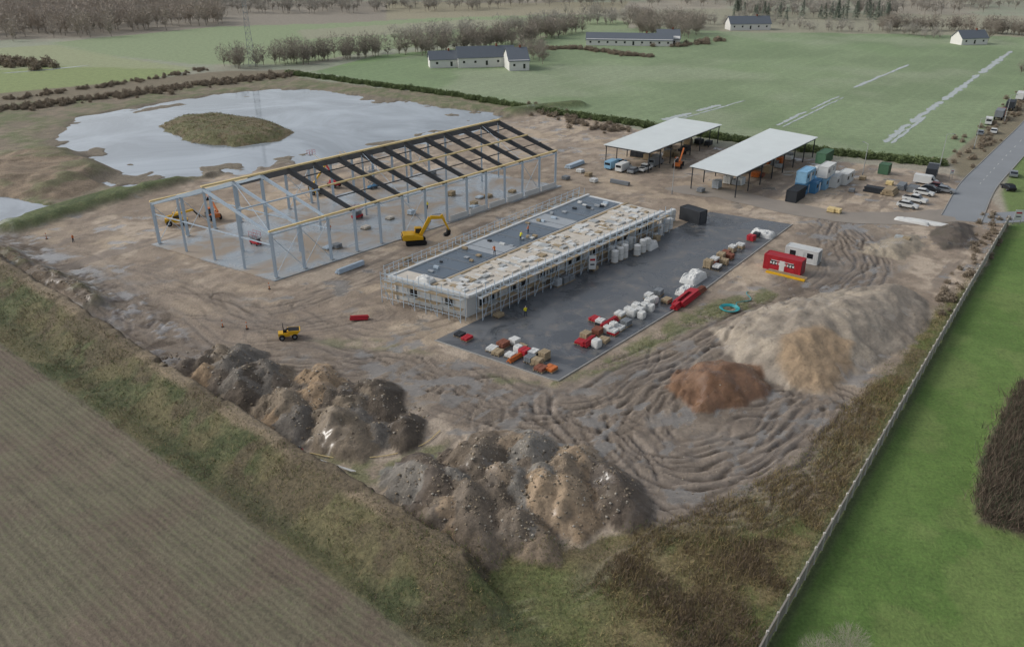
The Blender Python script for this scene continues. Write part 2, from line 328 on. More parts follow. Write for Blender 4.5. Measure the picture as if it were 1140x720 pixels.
def M(name,hexc,rough=.7,metal=0,var=.25,scale=1.5,bump=0.0,spec=.4):
    if name in MC: return MC[name]
    m,nt,b=newmat(name); p=nd(nt,'ShaderNodeNewGeometry').outputs['Position']
    n=noise(nt,p,scale,4,.65); f=math_(nt,'MULTIPLY_ADD',n,var*2,1-var)
    mx=nd(nt,'ShaderNodeMix',data_type='RGBA',blend_type='MULTIPLY'); mx.inputs[0].default_value=1; mx.inputs[6].default_value=(*lin(hexc),1)
    c=nd(nt,'ShaderNodeCombineXYZ')
    for i in range(3): nt.links.new(f,c.inputs[i])
    nt.links.new(c.outputs[0],mx.inputs[7]); nt.links.new(mx.outputs[2],b.inputs['Base Color'])
    nt.links.new(math_(nt,'MULTIPLY_ADD',n,.3,rough-.15),b.inputs['Roughness'])
    b.inputs['Metallic'].default_value=metal; b.inputs['Specular IOR Level'].default_value=spec
    if bump:
        bb=nd(nt,'ShaderNodeBump'); bb.inputs['Strength'].default_value=bump; bb.inputs['Distance'].default_value=.1; nt.links.new(noise(nt,p,scale*4,5),bb.inputs['Height']); nt.links.new(bb.outputs[0],b.inputs['Normal'])
    MC[name]=m; return m
steel=M('galvanised_steel','aebdc9',.5,0,.12,.8); dark=M('dark_beam','2b2f34',.6,0,.3,.5); timber=M('yellow_timber','d6c08c',.7,0,.15,1.2)
conc=M('concrete_slab','a2a5a4',.35,0,.3,.12); white=M('white_panel','c8cac8',.6,0,.12,.6); glass=M('dark_glass','20262c',.15,0,.1,1,0,.8)
black=M('rubber_black','1b1b1c',.8); yellow=M('machine_yellow','d3a41c',.45,0,.2,2); red=M('red_paint','a8242f',.5,0,.25,2); orange=M('orange_paint','bf6a32',.5)
blue=M('blue_paint','4a80a8',.5); green=M('green_paint','4a6b52',.5); grey=M('grey_metal','7d8286',.5,.3); wood=M('wood_boards','9a8a70',.8,0,.3,3); brick=M('brick_red','80503f',.85,0,.2,3)
bagw=M('white_bag_fabric','cacbc8',.75,0,.15,2,.4); membrane=M('roof_membrane','56626d',.3,0,.4,.3); insul=M('insulation_boards','c0b9ad',.8,0,.3,.9,.3)
roofsheet=M('metal_roof_sheet','cfd5d4',.4,.0,.12,.25); slate=M('slate_roof','646b73',.7,0,.15,1); plaster=M('white_plaster','d6d5d0',.8,0,.08,.5)
tarp=M('grey_tarp','9aa0a4',.6,0,.2,1.5,.4); silver=M('silver_paint','8f959a',.35,.5); teal=M('teal_hose','2f9aa0',.4); fencem=M('fence_boards','87827a',.85,0,.3,2.5); fencet=M('fence_post','b5b2aa',.8,0,.2,2)
skin=M('skin','b5846a',.6); hivis=M('hi_vis_jacket','d8d020',.6); navy=M('navy_trousers','26303f',.8); barkm=M('tree_bark','6a6156',.9,0,.3,2)
twig=M('twigs','75685a',.9,0,.3,.3); twig2=M('twigs_pale','9d9489',.9,0,.2,.5); leafd=M('evergreen_leaf','46523a',.85,0,.3,.4)
straw=M('straw_grass','94865f',.9,0,.25,.6); grassg=M('grass_green','606d3c',.9,0,.3,.6); reed=M('brown_weed','78684f',.9,0,.3,.6); kerbm=M('kerb_concrete','9b9a95',.8)
lblue=M('light_blue_paint','7fa9c4',.5)
# ------------------------------------------------------------------ mesh builder
class MB:
    def __init__(s): s.v=[];s.f=[];s.m=[];s.mats=[]
    def mi(s,m):
        if m not in s.mats: s.mats.append(m)
        return s.mats.index(m)
    def add(s,vs,fs,m):
        o=len(s.v); s.v+= [tuple(v) for v in vs]; s.f+=[tuple(i+o for i in f) for f in fs]; s.m+=[s.mi(m)]*len(fs)
    def box(s,c,d,m,rz=0,tx=1,ty=1):
        a,b,e=d[0]/2,d[1]/2,d[2]/2; vs=[]
        for z in(-1,1):
            kx=tx if z>0 else 1; ky=ty if z>0 else 1
            for x,y in((-1,-1),(1,-1),(1,1),(-1,1)):
                X_,Y_=x*a*kx,y*b*ky
                vs.append((c[0]+X_*math.cos(rz)-Y_*math.sin(rz),c[1]+X_*math.sin(rz)+Y_*math.cos(rz),c[2]+z*e))
        s.add(vs,[(0,3,2,1),(4,5,6,7),(0,1,5,4),(1,2,6,5),(2,3,7,6),(3,0,4,7)],m)
    def beam(s,p,q,w,h,m,h2=None):
        p=Vector(p);q=Vector(q);d=(q-p).normalized(); sd=d.cross(Vector((0,0,1)))
        if sd.length<.05: sd=Vector((1,0,0))
        sd.normalize(); up=sd.cross(d); h2=h if h2 is None else h2; vs=[]
        for b,hh in((p,h),(q,h2)):
            for x,y in((-1,-1),(1,-1),(1,1),(-1,1)): vs.append(b+sd*x*w/2+up*y*hh/2)
        s.add(vs,[(0,3,2,1),(4,5,6,7),(0,1,5,4),(1,2,6,5),(2,3,7,6),(3,0,4,7)],m)
    def cyl(s,p,q,r,m,n=8,r2=None):
        p=Vector(p);q=Vector(q);d=(q-p).normalized(); a=d.orthogonal().normalized(); b=d.cross(a); r2=r if r2 is None else r2; vs=[]
        for c,rr in((p,r),(q,r2)):
            for i in range(n): t=2*math.pi*i/n; vs.append(c+a*math.cos(t)*rr+b*math.sin(t)*rr)
        s.add(vs,[tuple((i,(i+1)%n,n+(i+1)%n,n+i)) for i in range(n)]+[tuple(range(n-1,-1,-1)),tuple(range(n,2*n))],m)
    def prof(s,pts,y0,y1,m,inset=0):
        n=len(pts); vs=[(x,y0,z) for x,z in pts]+[(x,y1,z) for x,z in pts]
        s.add(vs,[(i,(i+1)%n,n+(i+1)%n,n+i) for i in range(n)]+[tuple(range(n-1,-1,-1)),tuple(range(n,2*n))],m)
    def obj(s,name,loc=(0,0,0),rz=0,parent=None,smooth=False,bev=0):
        me=bpy.data.meshes.new(name); me.from_pydata(s.v,[],s.f)
        for m in s.mats: me.materials.append(m)
        me.polygons.foreach_set('material_index',s.m); 
        if smooth: me.polygons.foreach_set('use_smooth',[True]*len(s.f))
        me.update(); o=bpy.data.objects.new(name,me); sc.collection.objects.link(o); o.location=loc; o.rotation_euler=(0,0,rz)
        if parent: o.parent=parent
        if bev: b=o.modifiers.new('bevel','BEVEL'); b.width=bev; b.segments=1; b.limit_method='ANGLE'
        return o
def empty(name,loc=(0,0,0),rz=0):
    e=bpy.data.objects.new(name,None); sc.collection.objects.link(e); e.location=loc; e.rotation_euler=(0,0,rz); return e
def P3(px,py,z=0): a=G(px,py,z); return (a[0],a[1],z)
AL=math.radians(52.5); AC=AL-math.pi/2
# ------------------------------------------------------------------ water
def sheet(name,P,z,m):
    b=MB(); b.add([(p[0],p[1],z) for p in P],[tuple(range(len(P)))],m); return b.obj(name)
wm,nt,bw=newmat('pond_water_surface'); p=nd(nt,'ShaderNodeNewGeometry').outputs['Position']
bw.inputs['Roughness'].default_value=.06; bw.inputs['IOR'].default_value=1.55
nn=noise(nt,p,.03,5,.65,1); mr=nd(nt,'ShaderNodeMapRange'); nt.links.new(nn,mr.inputs[0]); mr.inputs[1].default_value=.38; mr.inputs[2].default_value=.62; mr.inputs[3].default_value=.0;mr.inputs[4].default_value=1
mxw=nd(nt,'ShaderNodeMix',data_type='RGBA'); nt.links.new(mr.outputs[0],mxw.inputs[0]); mxw.inputs[6].default_value=(*lin('737b81'),1); mxw.inputs[7].default_value=(*lin('98a1a8'),1); nt.links.new(mxw.outputs[2],bw.inputs['Base Color'])
bb=nd(nt,'ShaderNodeBump'); bb.inputs['Strength'].default_value=.12; bb.inputs['Distance'].default_value=.05; nt.links.new(noise(nt,p,.8,5),bb.inputs['Height']); nt.links.new(bb.outputs[0],bw.inputs['Normal'])
def grow(P,k):
    c=P.mean(0); return c+(P-c)*k
sheet('pond_water',GP([(40,165),(80,118),(250,95),(340,92),(620,122),(560,150),(240,210),(110,215)]),-.35,wm)
sheet('pond_water',GP([(-80,205),(0,212),(60,226),(20,254),(-80,260)]),-.35,wm)
pm=M('field_puddle','a4aba6',.2,0,.2,.1)
def ribbon(name,pts,w,z,m,jit=0,kerb=False):
    P=smoothpts(pts,8) if len(pts)>2 else np.array([np.array(pts[0])*(1-t)+np.array(pts[1])*t for t in np.linspace(0,1,24)])
    b=MB(); n=len(P); T=np.gradient(P,axis=0); T/=np.linalg.norm(T,axis=1)[:,None]; Nn=np.stack([-T[:,1],T[:,0]],1)
    sd_=R(0,100); ii=np.arange(n)*.35+sd_
    wa=w/2*(1+jit*2*(fbm(ii,ii*0,3)-.5)*1.6) if jit else np.full(n,w/2); wb=w/2*(1+jit*2*(fbm(ii,ii*0+7,3)-.5)*1.6) if jit else wa
    if jit: wa[:3]*=[.1,.5,.8];wb[:3]*=[.1,.5,.8];wa[-3:]*=[.8,.5,.1];wb[-3:]*=[.8,.5,.1]
    vs=[(*(P[i]+Nn[i]*wa[i]),z) for i in range(n)]+[(*(P[i]-Nn[i]*wb[i]),z) for i in range(n)]
    b.add(vs,[(i,i+1,n+i+1,n+i) for i in range(n-1)],m)
    o=b.obj(name); 
    if kerb:
        for sgn in(1,-1):
            k=MB()
            for i in range(n-1):
                a=P[i]+Nn[i]*sgn*(w/2+.12); c=P[i+1]+Nn[i+1]*sgn*(w/2+.12); k.beam((*a,.05),(*c,.05),.15,.2,kerbm)
            k.obj('kerb')
    return o
for a,c,w in [((738,134),(770,126),2.6),((775,124),(802,117),2.0),((865,140),(898,124),1.4),((903,122),(935,107),1.0),((950,98),(1012,72),1.4),((985,159),(1012,138),2.0),((1014,137),(1048,113),2.2),((1050,112),(1090,83),2.2),((1092,82),(1126,57),2.6),((992,160),(1030,130),1.0),((760,132),(830,112),.9),((870,142),(940,108),.7)]:
    pts=[]
    for t in np.linspace(0,1,8): pts.append(np.array(G(a[0]+(c[0]-a[0])*t+R(-.6,.6),a[1]+(c[1]-a[1])*t)))
    ribbon('puddle',pts,w,.03+R(0,.02),pm,.9)
ribbon('puddle',[G(0,82),G(50,78),G(100,73)],2.5,.05,pm,.8)
asph,nt,ba=newmat('asphalt_wet'); p=nd(nt,'ShaderNodeNewGeometry').outputs['Position']
nn=noise(nt,p,.12,7,.68,.6); mr=nd(nt,'ShaderNodeMapRange'); nt.links.new(nn,mr.inputs[0]); mr.inputs[1].default_value=.42; mr.inputs[2].default_value=.58
mxa=nd(nt,'ShaderNodeMix',data_type='RGBA'); nt.links.new(mr.outputs[0],mxa.inputs[0]); mxa.inputs[6].default_value=(*lin('4a4e52'),1); mxa.inputs[7].default_value=(*lin('65686b'),1)
mxd=nd(nt,'ShaderNodeMix',data_type='RGBA'); mrd=nd(nt,'ShaderNodeMapRange'); nt.links.new(noise(nt,p,.3,8,.75,.3),mrd.inputs[0]); mrd.inputs[1].default_value=.52; mrd.inputs[2].default_value=.7; mrd.inputs[4].default_value=.6
nt.links.new(mrd.outputs[0],mxd.inputs[0]); nt.links.new(mxa.outputs[2],mxd.inputs[6]); mxd.inputs[7].default_value=(*lin('8c8276'),1); nt.links.new(mxd.outputs[2],ba.inputs['Base Color'])
nt.links.new(math_(nt,'MULTIPLY_ADD',mr.outputs[0],.5,.14),ba.inputs['Roughness'])
roadm=M('road_asphalt','85898c',.8,0,.2,.15); lotm=M('gravel_road','8d857b',.7,0,.3,.2)
sheet('asphalt_yard',YARD,.04,asph)
k=MB()
for i in ((7,0),(7,6),(6,5),(5,4)):
    a,c=YARD[i[0]],YARD[i[1]]; k.beam((a[0],a[1],.03),(c[0],c[1],.03),.15,.22,kerbm)
k.obj('kerb')
ribbon('road',list(GP([(1300,20),(1200,92),(1145,148),(1112,182),(1088,208),(1070,243)])),7.5,.03,roadm,0,True)
ribbon('road',list(GP([(1080,238),(1040,241),(990,243),(930,240),(860,228),(800,215),(740,210)])),8,.018,lotm,.2)
ribbon('road',list(GP([(1062,240),(1100,243),(1160,240),(1300,238)])),6.5,.024,roadm)
mk=M('road_marking_white','c8c8c4',.7); Pm=smoothpts(GP([(1300,20),(1200,92),(1145,148),(1112,182),(1088,208)]),12)
b=MB()
for i in range(0,len(Pm)-1,2): b.beam((*Pm[i],.032),(*(Pm[i]*.4+Pm[i+1]*.6),.032),.12,.006,mk)
b.obj('road_markings')
# ------------------------------------------------------------------ steel frame hall
A2=np.array(G(308,310)); A1=np.array(G(178,272)); A3=np.array(G(618,208)); LV=A3-A2; WV=A1-A2
EH,RH=8.4,13.8
def HP(a,b_,z): q=A2+LV*a+WV*b_; return (q[0],q[1],z)
def rz_(b_): return EH+(RH-EH)*(1-abs(b_-.5)*2)
hall=empty('steel_frame_hall',(0,0,0))
slm,nt,bl=newmat('muddy_concrete_floor'); p=nd(nt,'ShaderNodeNewGeometry').outputs['Position']
mr=nd(nt,'ShaderNodeMapRange'); nt.links.new(noise(nt,p,.09,8,.7,.5),mr.inputs[0]); mr.inputs[1].default_value=.42; mr.inputs[2].default_value=.58
mxs=nd(nt,'ShaderNodeMix',data_type='RGBA'); nt.links.new(mr.outputs[0],mxs.inputs[0]); mxs.inputs[6].default_value=(*lin('969ea3'),1); mxs.inputs[7].default_value=(*lin('9c8f80'),1); nt.links.new(mxs.outputs[2],bl.inputs['Base Color'])
nt.links.new(math_(nt,'MULTIPLY_ADD',mr.outputs[0],.6,.22),bl.inputs['Roughness'])
b=MB(); e=.015
vs=[HP(-e,-e*2,.14),HP(1+e,-e*2,.14),HP(1+e,1+e*2,.14),HP(-e,1+e*2,.14)]; lo=[(v[0],v[1],-.3) for v in vs]
b.add(vs+lo,[(0,1,2,3),(0,4,5,1),(1,5,6,2),(2,6,7,3),(3,7,4,0)],slm); b.obj('floor_slab',parent=hall)
cb=MB(); rb=MB(); yb=MB(); br=MB(); NB=13
for i in range(NB+1):
    a=i/NB; lt=i<3
    for bb_ in (0,1):
        cb.beam(HP(a,bb_,.14),HP(a,bb_,EH),.5,.42,steel)
        cb.box(HP(a,bb_,.2),(.8,.8,.12),conc,AL)
    hw=.5 if lt else 1.0
    m=steel if lt else dark
    for s0,s1 in((0,.5),(1,.5)): rb.beam(HP(a,s0,EH-.2),HP(a,s1,RH-.2-(0 if lt else .1)),.36,hw*.8,m,hw*1.15)
    if i in(0,1,2,NB):
        for q in((.25,.5,.75) if i in(0,2) else (.5,)): cb.beam(HP(a,q,.14),HP(a,q,rz_(q)-.4),.34,.34,steel)
        if i in (0,2): rb.beam(HP(a,0,EH-2.2),HP(a,1,EH-2.2),.16,.2,steel)
    elif i%2==0: cb.beam(HP(a,.5,.14),HP(a,.5,RH-.6),.34,.34,steel)
for q,w in((0,.42),(.25,.3),(.5,.55),(.75,.25),(1,.42)):
    s0=0 if q in(0,.5,1) else 3/NB
    yb.beam(HP(s0-.004,q,rz_(q)+.35),HP(1.004,q,rz_(q)+.35),w,.28,timber)
for q in(.125,.375,.625,.875): yb.beam(HP(3/NB,q,rz_(q)+.42),HP(1,q,rz_(q)+.42),.14,.18,dark)
for q in(0,1):
    br.beam(HP(0,q,EH-.3),HP(1,q,EH-.3),.2,.24,steel); 
    for i in(0,1,5,11):
        br.cyl(HP(i/NB,q,.5),HP((i+1)/NB,q,EH-.6),.06,steel,5); br.cyl(HP((i+1)/NB,q,.5),HP(i/NB,q,EH-.6),.06,steel,5)
for i in(0,5,11):
    for s in(0,.5):
        br.cyl(HP(i/NB,s,rz_(s)),HP((i+1)/NB,s+.5 if s==0 else 1,rz_(s+.5 if s==0 else 1)),.06,steel,5)
for q in (.25,.75): br.beam(HP(0,q,rz_(q)),HP(3/NB,q,rz_(q)),.2,.24,steel)
for i in range(NB):
    if i>=7: cb.beam(HP(i/NB+.006,-.012,.75),HP((i+1)/NB-.006,-.012,.75),.15,1.2,white)
cb.obj('columns',parent=hall); rb.obj('rafters',parent=hall); yb.obj('purlins',parent=hall); br.obj('bracing',parent=hall)
# ------------------------------------------------------------------ low building
lb=empty('low_building_under_construction')
ZR=3.9
qa,qb,qc,qd=[np.array(G(*p,ZR)) for p in((434,308),(522,330),(737,236),(655,217))]
def LP(a,b_,z):
    q=(qb*(1-a)+qc*a)*(1-b_)+(qa*(1-a)+qd*a)*b_; return (q[0],q[1],z)
LL=np.linalg.norm(qc-qb); LWd=np.linalg.norm(qb-qa)
b=MB()
def wallrun(f,n,opening,zt=ZR-.25):
    for i in range(n):
        a0,a1=i/n+.004,(i+1)/n-.004
        if opening(i):
            b.beam(f(a0,.45),f(a1,.45),.25,.9,white); b.beam(f(a0,zt-.4),f(a1,zt-.4),.25,.8,white)
            b.beam(f(a0,1.9),f(a0+.15/n,1.9),.25,2.0,white); b.beam(f(a0+.2/n,1.9),f(a1-.2/n,1.9),.06,1.9,glass); b.beam(f(a1-.15/n,1.9),f(a1,1.9),.25,2.0,white)
        else: b.beam(f(a0,zt/2),f(a1,zt/2),.25,zt,white)
wallrun(lambda a,z:LP(a,.05,z),22,lambda i:i%3!=0)
wallrun(lambda a,z:LP(.01,.05+a*.9,z),6,lambda i:i in(1,4))
wallrun(lambda a,z:LP(a,.95,z),22,lambda i:i%4==1)
wallrun(lambda a,z:LP(.99,.05+a*.9,z),6,lambda i:i in(2,))
b.obj('walls',parent=lb)
b=MB()
def slab(a0,a1,b0,b1,z0,z1,m,bb=None):
    bb=bb or b
    vs=[LP(a0,b0,z0),LP(a1,b0,z0),LP(a1,b1,z0),LP(a0,b1,z0),LP(a0,b0,z1),LP(a1,b0,z1),LP(a1,b1,z1),LP(a0,b1,z1)]
    bb.add(vs,[(0,3,2,1),(4,5,6,7),(0,1,5,4),(1,2,6,5),(2,3,7,6),(3,0,4,7)],m)
slab(0,1,0,1,ZR-.25,ZR,white); slab(.06,.98,.52,.97,ZR,ZR+.08,membrane); slab(.0,.99,.04,.44,ZR,ZR+.16,insul)
slab(0,.06,.46,.97,ZR,ZR+.1,insul); slab(0,1,-.03,.02,ZR-.1,ZR+.32,white); slab(0,1,.98,1.01,ZR-.1,ZR+.28,white); slab(-.008,.004,-.02,1,ZR-.1,ZR+.3,white)
slab(.0,1,.44,.475,ZR,ZR+.3,wood)
for a_ in (.3,.62): slab(a_,a_+.1,.52,.97,ZR+.085,ZR+.1,tarp)
for i in range(14): slab(.07+i*.065,.073+i*.065,.52,.97,ZR+.08,ZR+.14,grey)
b.obj('roof',parent=lb)
b=MB()
for i in range(200):
    a0=R(.01,.97); b0=R(.05,.38); slab(a0,a0+R(.006,.03),b0,min(b0+R(.03,.12),.45),ZR+.165,ZR+R(.2,.5),random.choice([insul,white,wood,conc,insul,bagw,bagw]))
for i in range(30):
    a0=R(.08,.95); b0=R(.54,.9); slab(a0,a0+R(.005,.012),b0,b0+R(.03,.07),ZR+.15,ZR+R(.3,.6),random.choice([dark,wood,white,tarp,steel]))
b.obj('roof_materials',parent=lb)
b=MB()
def scaff(f,n,dep):
    for i in range(n+1):
        a=i/n
        for o in(0,dep):
            p=f(a,o); b.cyl((p[0],p[1],0),(p[0],p[1],5.4),.06,steel,5)
        p=f(a,0);q=f(a,dep)
        for z in(2,4): b.beam((p[0],p[1],z),(q[0],q[1],z),.06,.06,steel)
        if i<n:
            p2=f(a+1/n,0);q2=f(a+1/n,dep)
            for z in(2,3.7): 
                mid0=((p[0]+q[0])/2,(p[1]+q[1])/2,z); mid1=((p2[0]+q2[0])/2,(p2[1]+q2[1])/2,z); b.beam(mid0,mid1,.9,.06,wood if (i+int(z))%3 else conc)
            for z in(1,2.9,4.5,5.2): b.beam((q[0],q[1],z),(q2[0],q2[1],z),.06,.06,steel)
            b.beam((q[0],q[1],3.85),(q2[0],q2[1],3.85),.04,.2,wood)
            if i%2==0: b.cyl((q[0],q[1],0),(q2[0],q2[1],3.8),.04,steel,4)
scaff(lambda a,o:LP(a*.98+.01,-.06-o/LWd,0),26,1.1)
scaff(lambda a,o:LP(-.015-o/LL,a,0),7,1.1)
scaff(lambda a,o:LP(a*.98+.01,1.04+o/LWd,0),26,1.1)
b.obj('scaffold',parent=lb)
# ------------------------------------------------------------------ canopies
def canopy(cs):
    ZC=5.6; pts=[np.array(G(*p,ZC)) for p in cs]; e=empty('open_sided_canopy')
    def C_(a,b_,z): q=(pts[0]*(1-b_)+pts[1]*b_)*(1-a)+(pts[3]*(1-b_)+pts[2]*b_)*a; return (q[0],q[1],z)
    b=MB()
    vs=[C_(0,0,ZC-.15),C_(1,0,ZC-.15),C_(1,1,ZC-.35),C_(0,1,ZC-.35),C_(0,0,ZC),C_(1,0,ZC),C_(1,1,ZC-.2),C_(0,1,ZC-.2)]
    b.add(vs,[(0,3,2,1),(4,5,6,7),(0,1,5,4),(1,2,6,5),(2,3,7,6),(3,0,4,7)],roofsheet)
    for i in range(56): a=i/55*.996+.002; b.beam(C_(a,.005,ZC+.02),C_(a,.995,ZC-.18),.06,.05,roofsheet)
    b.obj('roof',parent=e); b=MB()
    for i in range(8):
        a=.02+i/7*.96
        for q in(.03,.97): b.beam(C_(a,q,0),C_(a,q,ZC-.5),.22,.22,dark)
        b.beam(C_(a,.02,ZC-.45),C_(a,.98,ZC-.62),.2,.3,dark)
    for q in(.03,.97): b.beam(C_(.01,q,ZC-.45-.18*q),C_(.99,q,ZC-.45-.18*q),.14,.25,dark)
    b.obj('frame',parent=e); return C_
CA=canopy([(672,161),(723,169),(804,138),(752,131)]); CB=canopy([(768,185),(821,195),(911,152),(857,143)])
# ------------------------------------------------------------------ vehicles & things
def wheel(b,x,y,r,w): 
    b.cyl((x,y-w/2,r),(x,y+w/2,r),r,black,12); s=1 if y>0 else -1; b.cyl((x,y+s*w/2,r),(x,y+s*(w/2+.02),r),r*.5,grey,8)
def car(px,py,rz,m,kind='car'):
    b=MB(); 
    if kind=='car':
        b.prof([(-2.2,.35),(2.2,.35),(2.25,.6),(2.1,.8),(1.1,.95),(-1.9,.98),(-2.2,.85)],-.88,.88,m)
        b.prof([(1.1,.94),(.35,1.4),(-1.4,1.42),(-2.0,.97)],-.78,.78,glass); b.prof([(.3,1.41),(.2,1.46),(-1.3,1.47),(-1.42,1.42)],-.76,.76,m); L=1.35
    elif kind=='pickup':
        b.prof([(-2.6,.5),(2.6,.5),(2.65,.9),(2.5,1.05),(1.4,1.15),(-2.6,1.1)],-.92,.92,m)
        b.prof([(1.4,1.14),(.8,1.72),(-.7,1.75),(-.85,1.12)],-.82,.82,glass); b.prof([(.75,1.73),(.7,1.8),(-.65,1.81),(-.72,1.74)],-.82,.82,m); b.box((-1.75,0,1.11),(1.5,1.5,.04),black); L=1.6
    else:
        b.prof([(-2.7,.4),(2.7,.4),(2.75,.9),(2.55,1.1),(1.9,1.35),(1.3,2.1),(1.1,2.2),(-2.7,2.2)],-.95,.95,m)
        b.prof([(2.0,1.33),(1.38,2.05),(1.28,2.05),(1.28,1.3)],-.97,.97,glass); b.box((-2.72,0,1.6),(.03,1.5,.6),glass); L=1.7
    for x in(-L,L):
        for y in(-.82,.82): wheel(b,x,y,.34,.22)
    b.box((2.23 if kind=='car' else 2.68,0,.65),(.05,1.4,.14),white)
    nm={'car':'parked_car','pickup':'pickup_truck','van':'parked_van'}[kind]
    return b.obj(nm,P3(px,py,.03),rz,bev=.03)
def truck(px,py,rz,cab,body):
    b=MB(); b.box((0,0,.9),(7.5,.9,.3),black); b.prof([(2.4,.6),(4.1,.6),(4.1,1.9),(3.9,2.9),(2.4,3.0)],-1.2,1.2,cab); b.box((4.08,0,2.1),(.08,2.1,.8),glass)
    b.box((-1,0,2.1),(6,2.4,2.1),body); 
    for i in range(9): b.box((-3.8+i*.7,0,2.1),(.06,2.46,2.0),grey)
    for x in(-3,-1.8,3.2):
        for y in(-1.05,1.05): wheel(b,x,y,.5,.3)
    return b.obj('lorry',P3(px,py,.03),rz,bev=.03)
def tracks(b,L,w,h,gauge):
    for s in(-1,1):
        pts=[(-L/2,h*.5),(-L/2+.15,h*.15),(-L/2+.4,0),(L/2-.4,0),(L/2-.15,h*.15),(L/2,h*.5),(L/2-.15,h*.85),(L/2-.4,h),(-L/2+.4,h),(-L/2+.15,h*.85)]
        y=s*gauge/2; b.prof(pts,y-w/2,y+w/2,black)
def excavator(px,py,rz,sc_=1,loc=None):
    b=MB(); tracks(b,4.2,.6,.95,2.4); b.box((0,0,.7),(2,1.6,.5),grey); b.cyl((0,0,.9),(0,0,1.1),.8,black,12)
    b.prof([(-2.6,1.2),(-2.4,1.1),(1.4,1.1),(1.4,1.6),(-.4,2.2),(-2.4,2.25),(-2.7,1.9)],-1.35,1.35,yellow)
    b.prof([(-2.75,1.15),(-2.1,1.1),(-2.1,2.2),(-2.6,2.15)],-1.25,1.25,black)
    b.prof([(-.1,1.3),(1.5,1.3),(1.6,1.9),(1.3,3.0),(.0,3.05)],.35,1.3,yellow); b.prof([(.0,1.9),(1.63,1.9),(1.36,2.85),(.1,2.9)],.33,1.33,glass)
    b.beam((1.0,-.2,1.8),(3.0,-.2,5.2),.45,.6,yellow,.75); b.beam((3.0,-.2,5.2),(5.6,-.2,5.0),.42,.75,yellow,.45)
    b.beam((5.2,-.2,5.6),(6.6,-.2,2.4),.35,.55,yellow,.3); b.cyl((1.6,.1,1.9),(3.2,.1,4.4),.1,grey,6); b.cyl((3.4,-.2,5.7),(5.2,-.2,5.8),.09,grey,6)
    b.prof([(6.2,2.5),(6.9,2.4),(6.8,1.6),(6.2,1.2),(5.6,1.3),(5.5,1.6),(6.1,1.8)],-.8,.4,black)
    for y in(-.8,-.3,.2): b.box((5.5,y,1.35),(.3,.1,.1),grey)
    o=b.obj('excavator',loc or P3(px,py,0),rz,bev=.04); o.scale=(sc_,)*3; return o
def telehandler(px,py,rz,m=yellow,z=0,up=1.2):
    b=MB(); b.prof([(-2.3,.7),(2.0,.6),(2.1,1.1),(-.2,1.3),(-2.3,1.6)],-.8,.8,m); b.prof([(-.8,1.1),(.9,1.1),(.8,2.0),(.5,2.4),(-.7,2.45)],.1,.95,glass); b.prof([(-.75,2.4),(.5,2.4),(.45,2.5),(-.7,2.52)],.08,.97,m)
    for x in(-1.5,1.5):
        for y in(-1,1): wheel(b,x,y,.6,.4)
    b.beam((-2.0,-.5,1.9),(3.6,-.5,1.9+up),.35,.4,m); b.beam((3.4,-.5,1.8+up),(4.3,-.5,.6+up),.25,.25,black)
    b.box((4.5,-.5,.6+up),(.1,1.3,.8),black); 
    for y in(-.9,-.1): b.box((5.1,y,.25+up),(1.2,.12,.06),black)
    return b.obj('telehandler',P3(px,py,z),rz,bev=.03)
def boomlift(px,py,rz,m=orange,z=0,k=1):
    b=MB(); b.box((0,0,.75),(2.4,1.8,.5),m)
    for x in(-.9,.9):
        for y in(-.95,.95): wheel(b,x,y,.45,.3)
    b.prof([(-1.6,1.1),(.8,1.1),(.8,1.7),(-1.3,1.9),(-1.6,1.6)],-.7,.7,m); b.box((-1.4,0,1.5),(.4,1.3,.7),black)
    b.beam((-.9,0,1.9),(2.2*k,0,5.0*k),.28,.35,m); b.beam((2.2*k,0,5*k),(5.0*k,0,6.2*k),.22,.28,white)
    bx,bz=5.6*k,6.0*k; b.box((bx,0,bz),(1,1.8,.08),grey)
    for x in(-.5,.5):
        for y in(-.9,0,.9): b.cyl((bx+x,y,bz),(bx+x,y,bz+1.1),.03,m,5)
    for z_ in(.55,1.1):
        for y in(-.9,.9): b.beam((bx-.5,y,bz+z_),(bx+.5,y,bz+z_),.04,.04,m)
        for x in(-.5,.5): b.beam((bx+x,-.9,bz+z_),(bx+x,.9,bz+z_),.04,.04,m)
    return b.obj('boom_lift',P3(px,py,z),rz,bev=.02)
def scissor(px,py,rz,m,z=0,h=2.5):
    b=MB(); b.box((0,0,.55),(2.4,1.1,.5),m)
    for x in(-.8,.8):
        for y in(-.5,.5): wheel(b,x,y,.25,.18)
    n=4
    for i in range(n):
        z0=.8+i*h/n; z1=z0+h/n
        for y in(-.4,.4): b.beam((-1,y,z0),(1,y,z1),.06,.1,grey); b.beam((1,y,z0),(-1,y,z1),.06,.1,grey)
    b.box((0,0,.85+h),(2.5,1.15,.1),grey)
    for x in(-1.2,0,1.2):
        for y in(-.55,.55): b.cyl((x,y,.9+h),(x,y,2+h),.03,m,5)
    for z_ in(1.45,2): 
        for y in(-.55,.55): b.beam((-1.2,y,z_+h),(1.2,y,z_+h),.04,.04,m)
    return b.obj('scissor_lift',P3(px,py,z),rz)
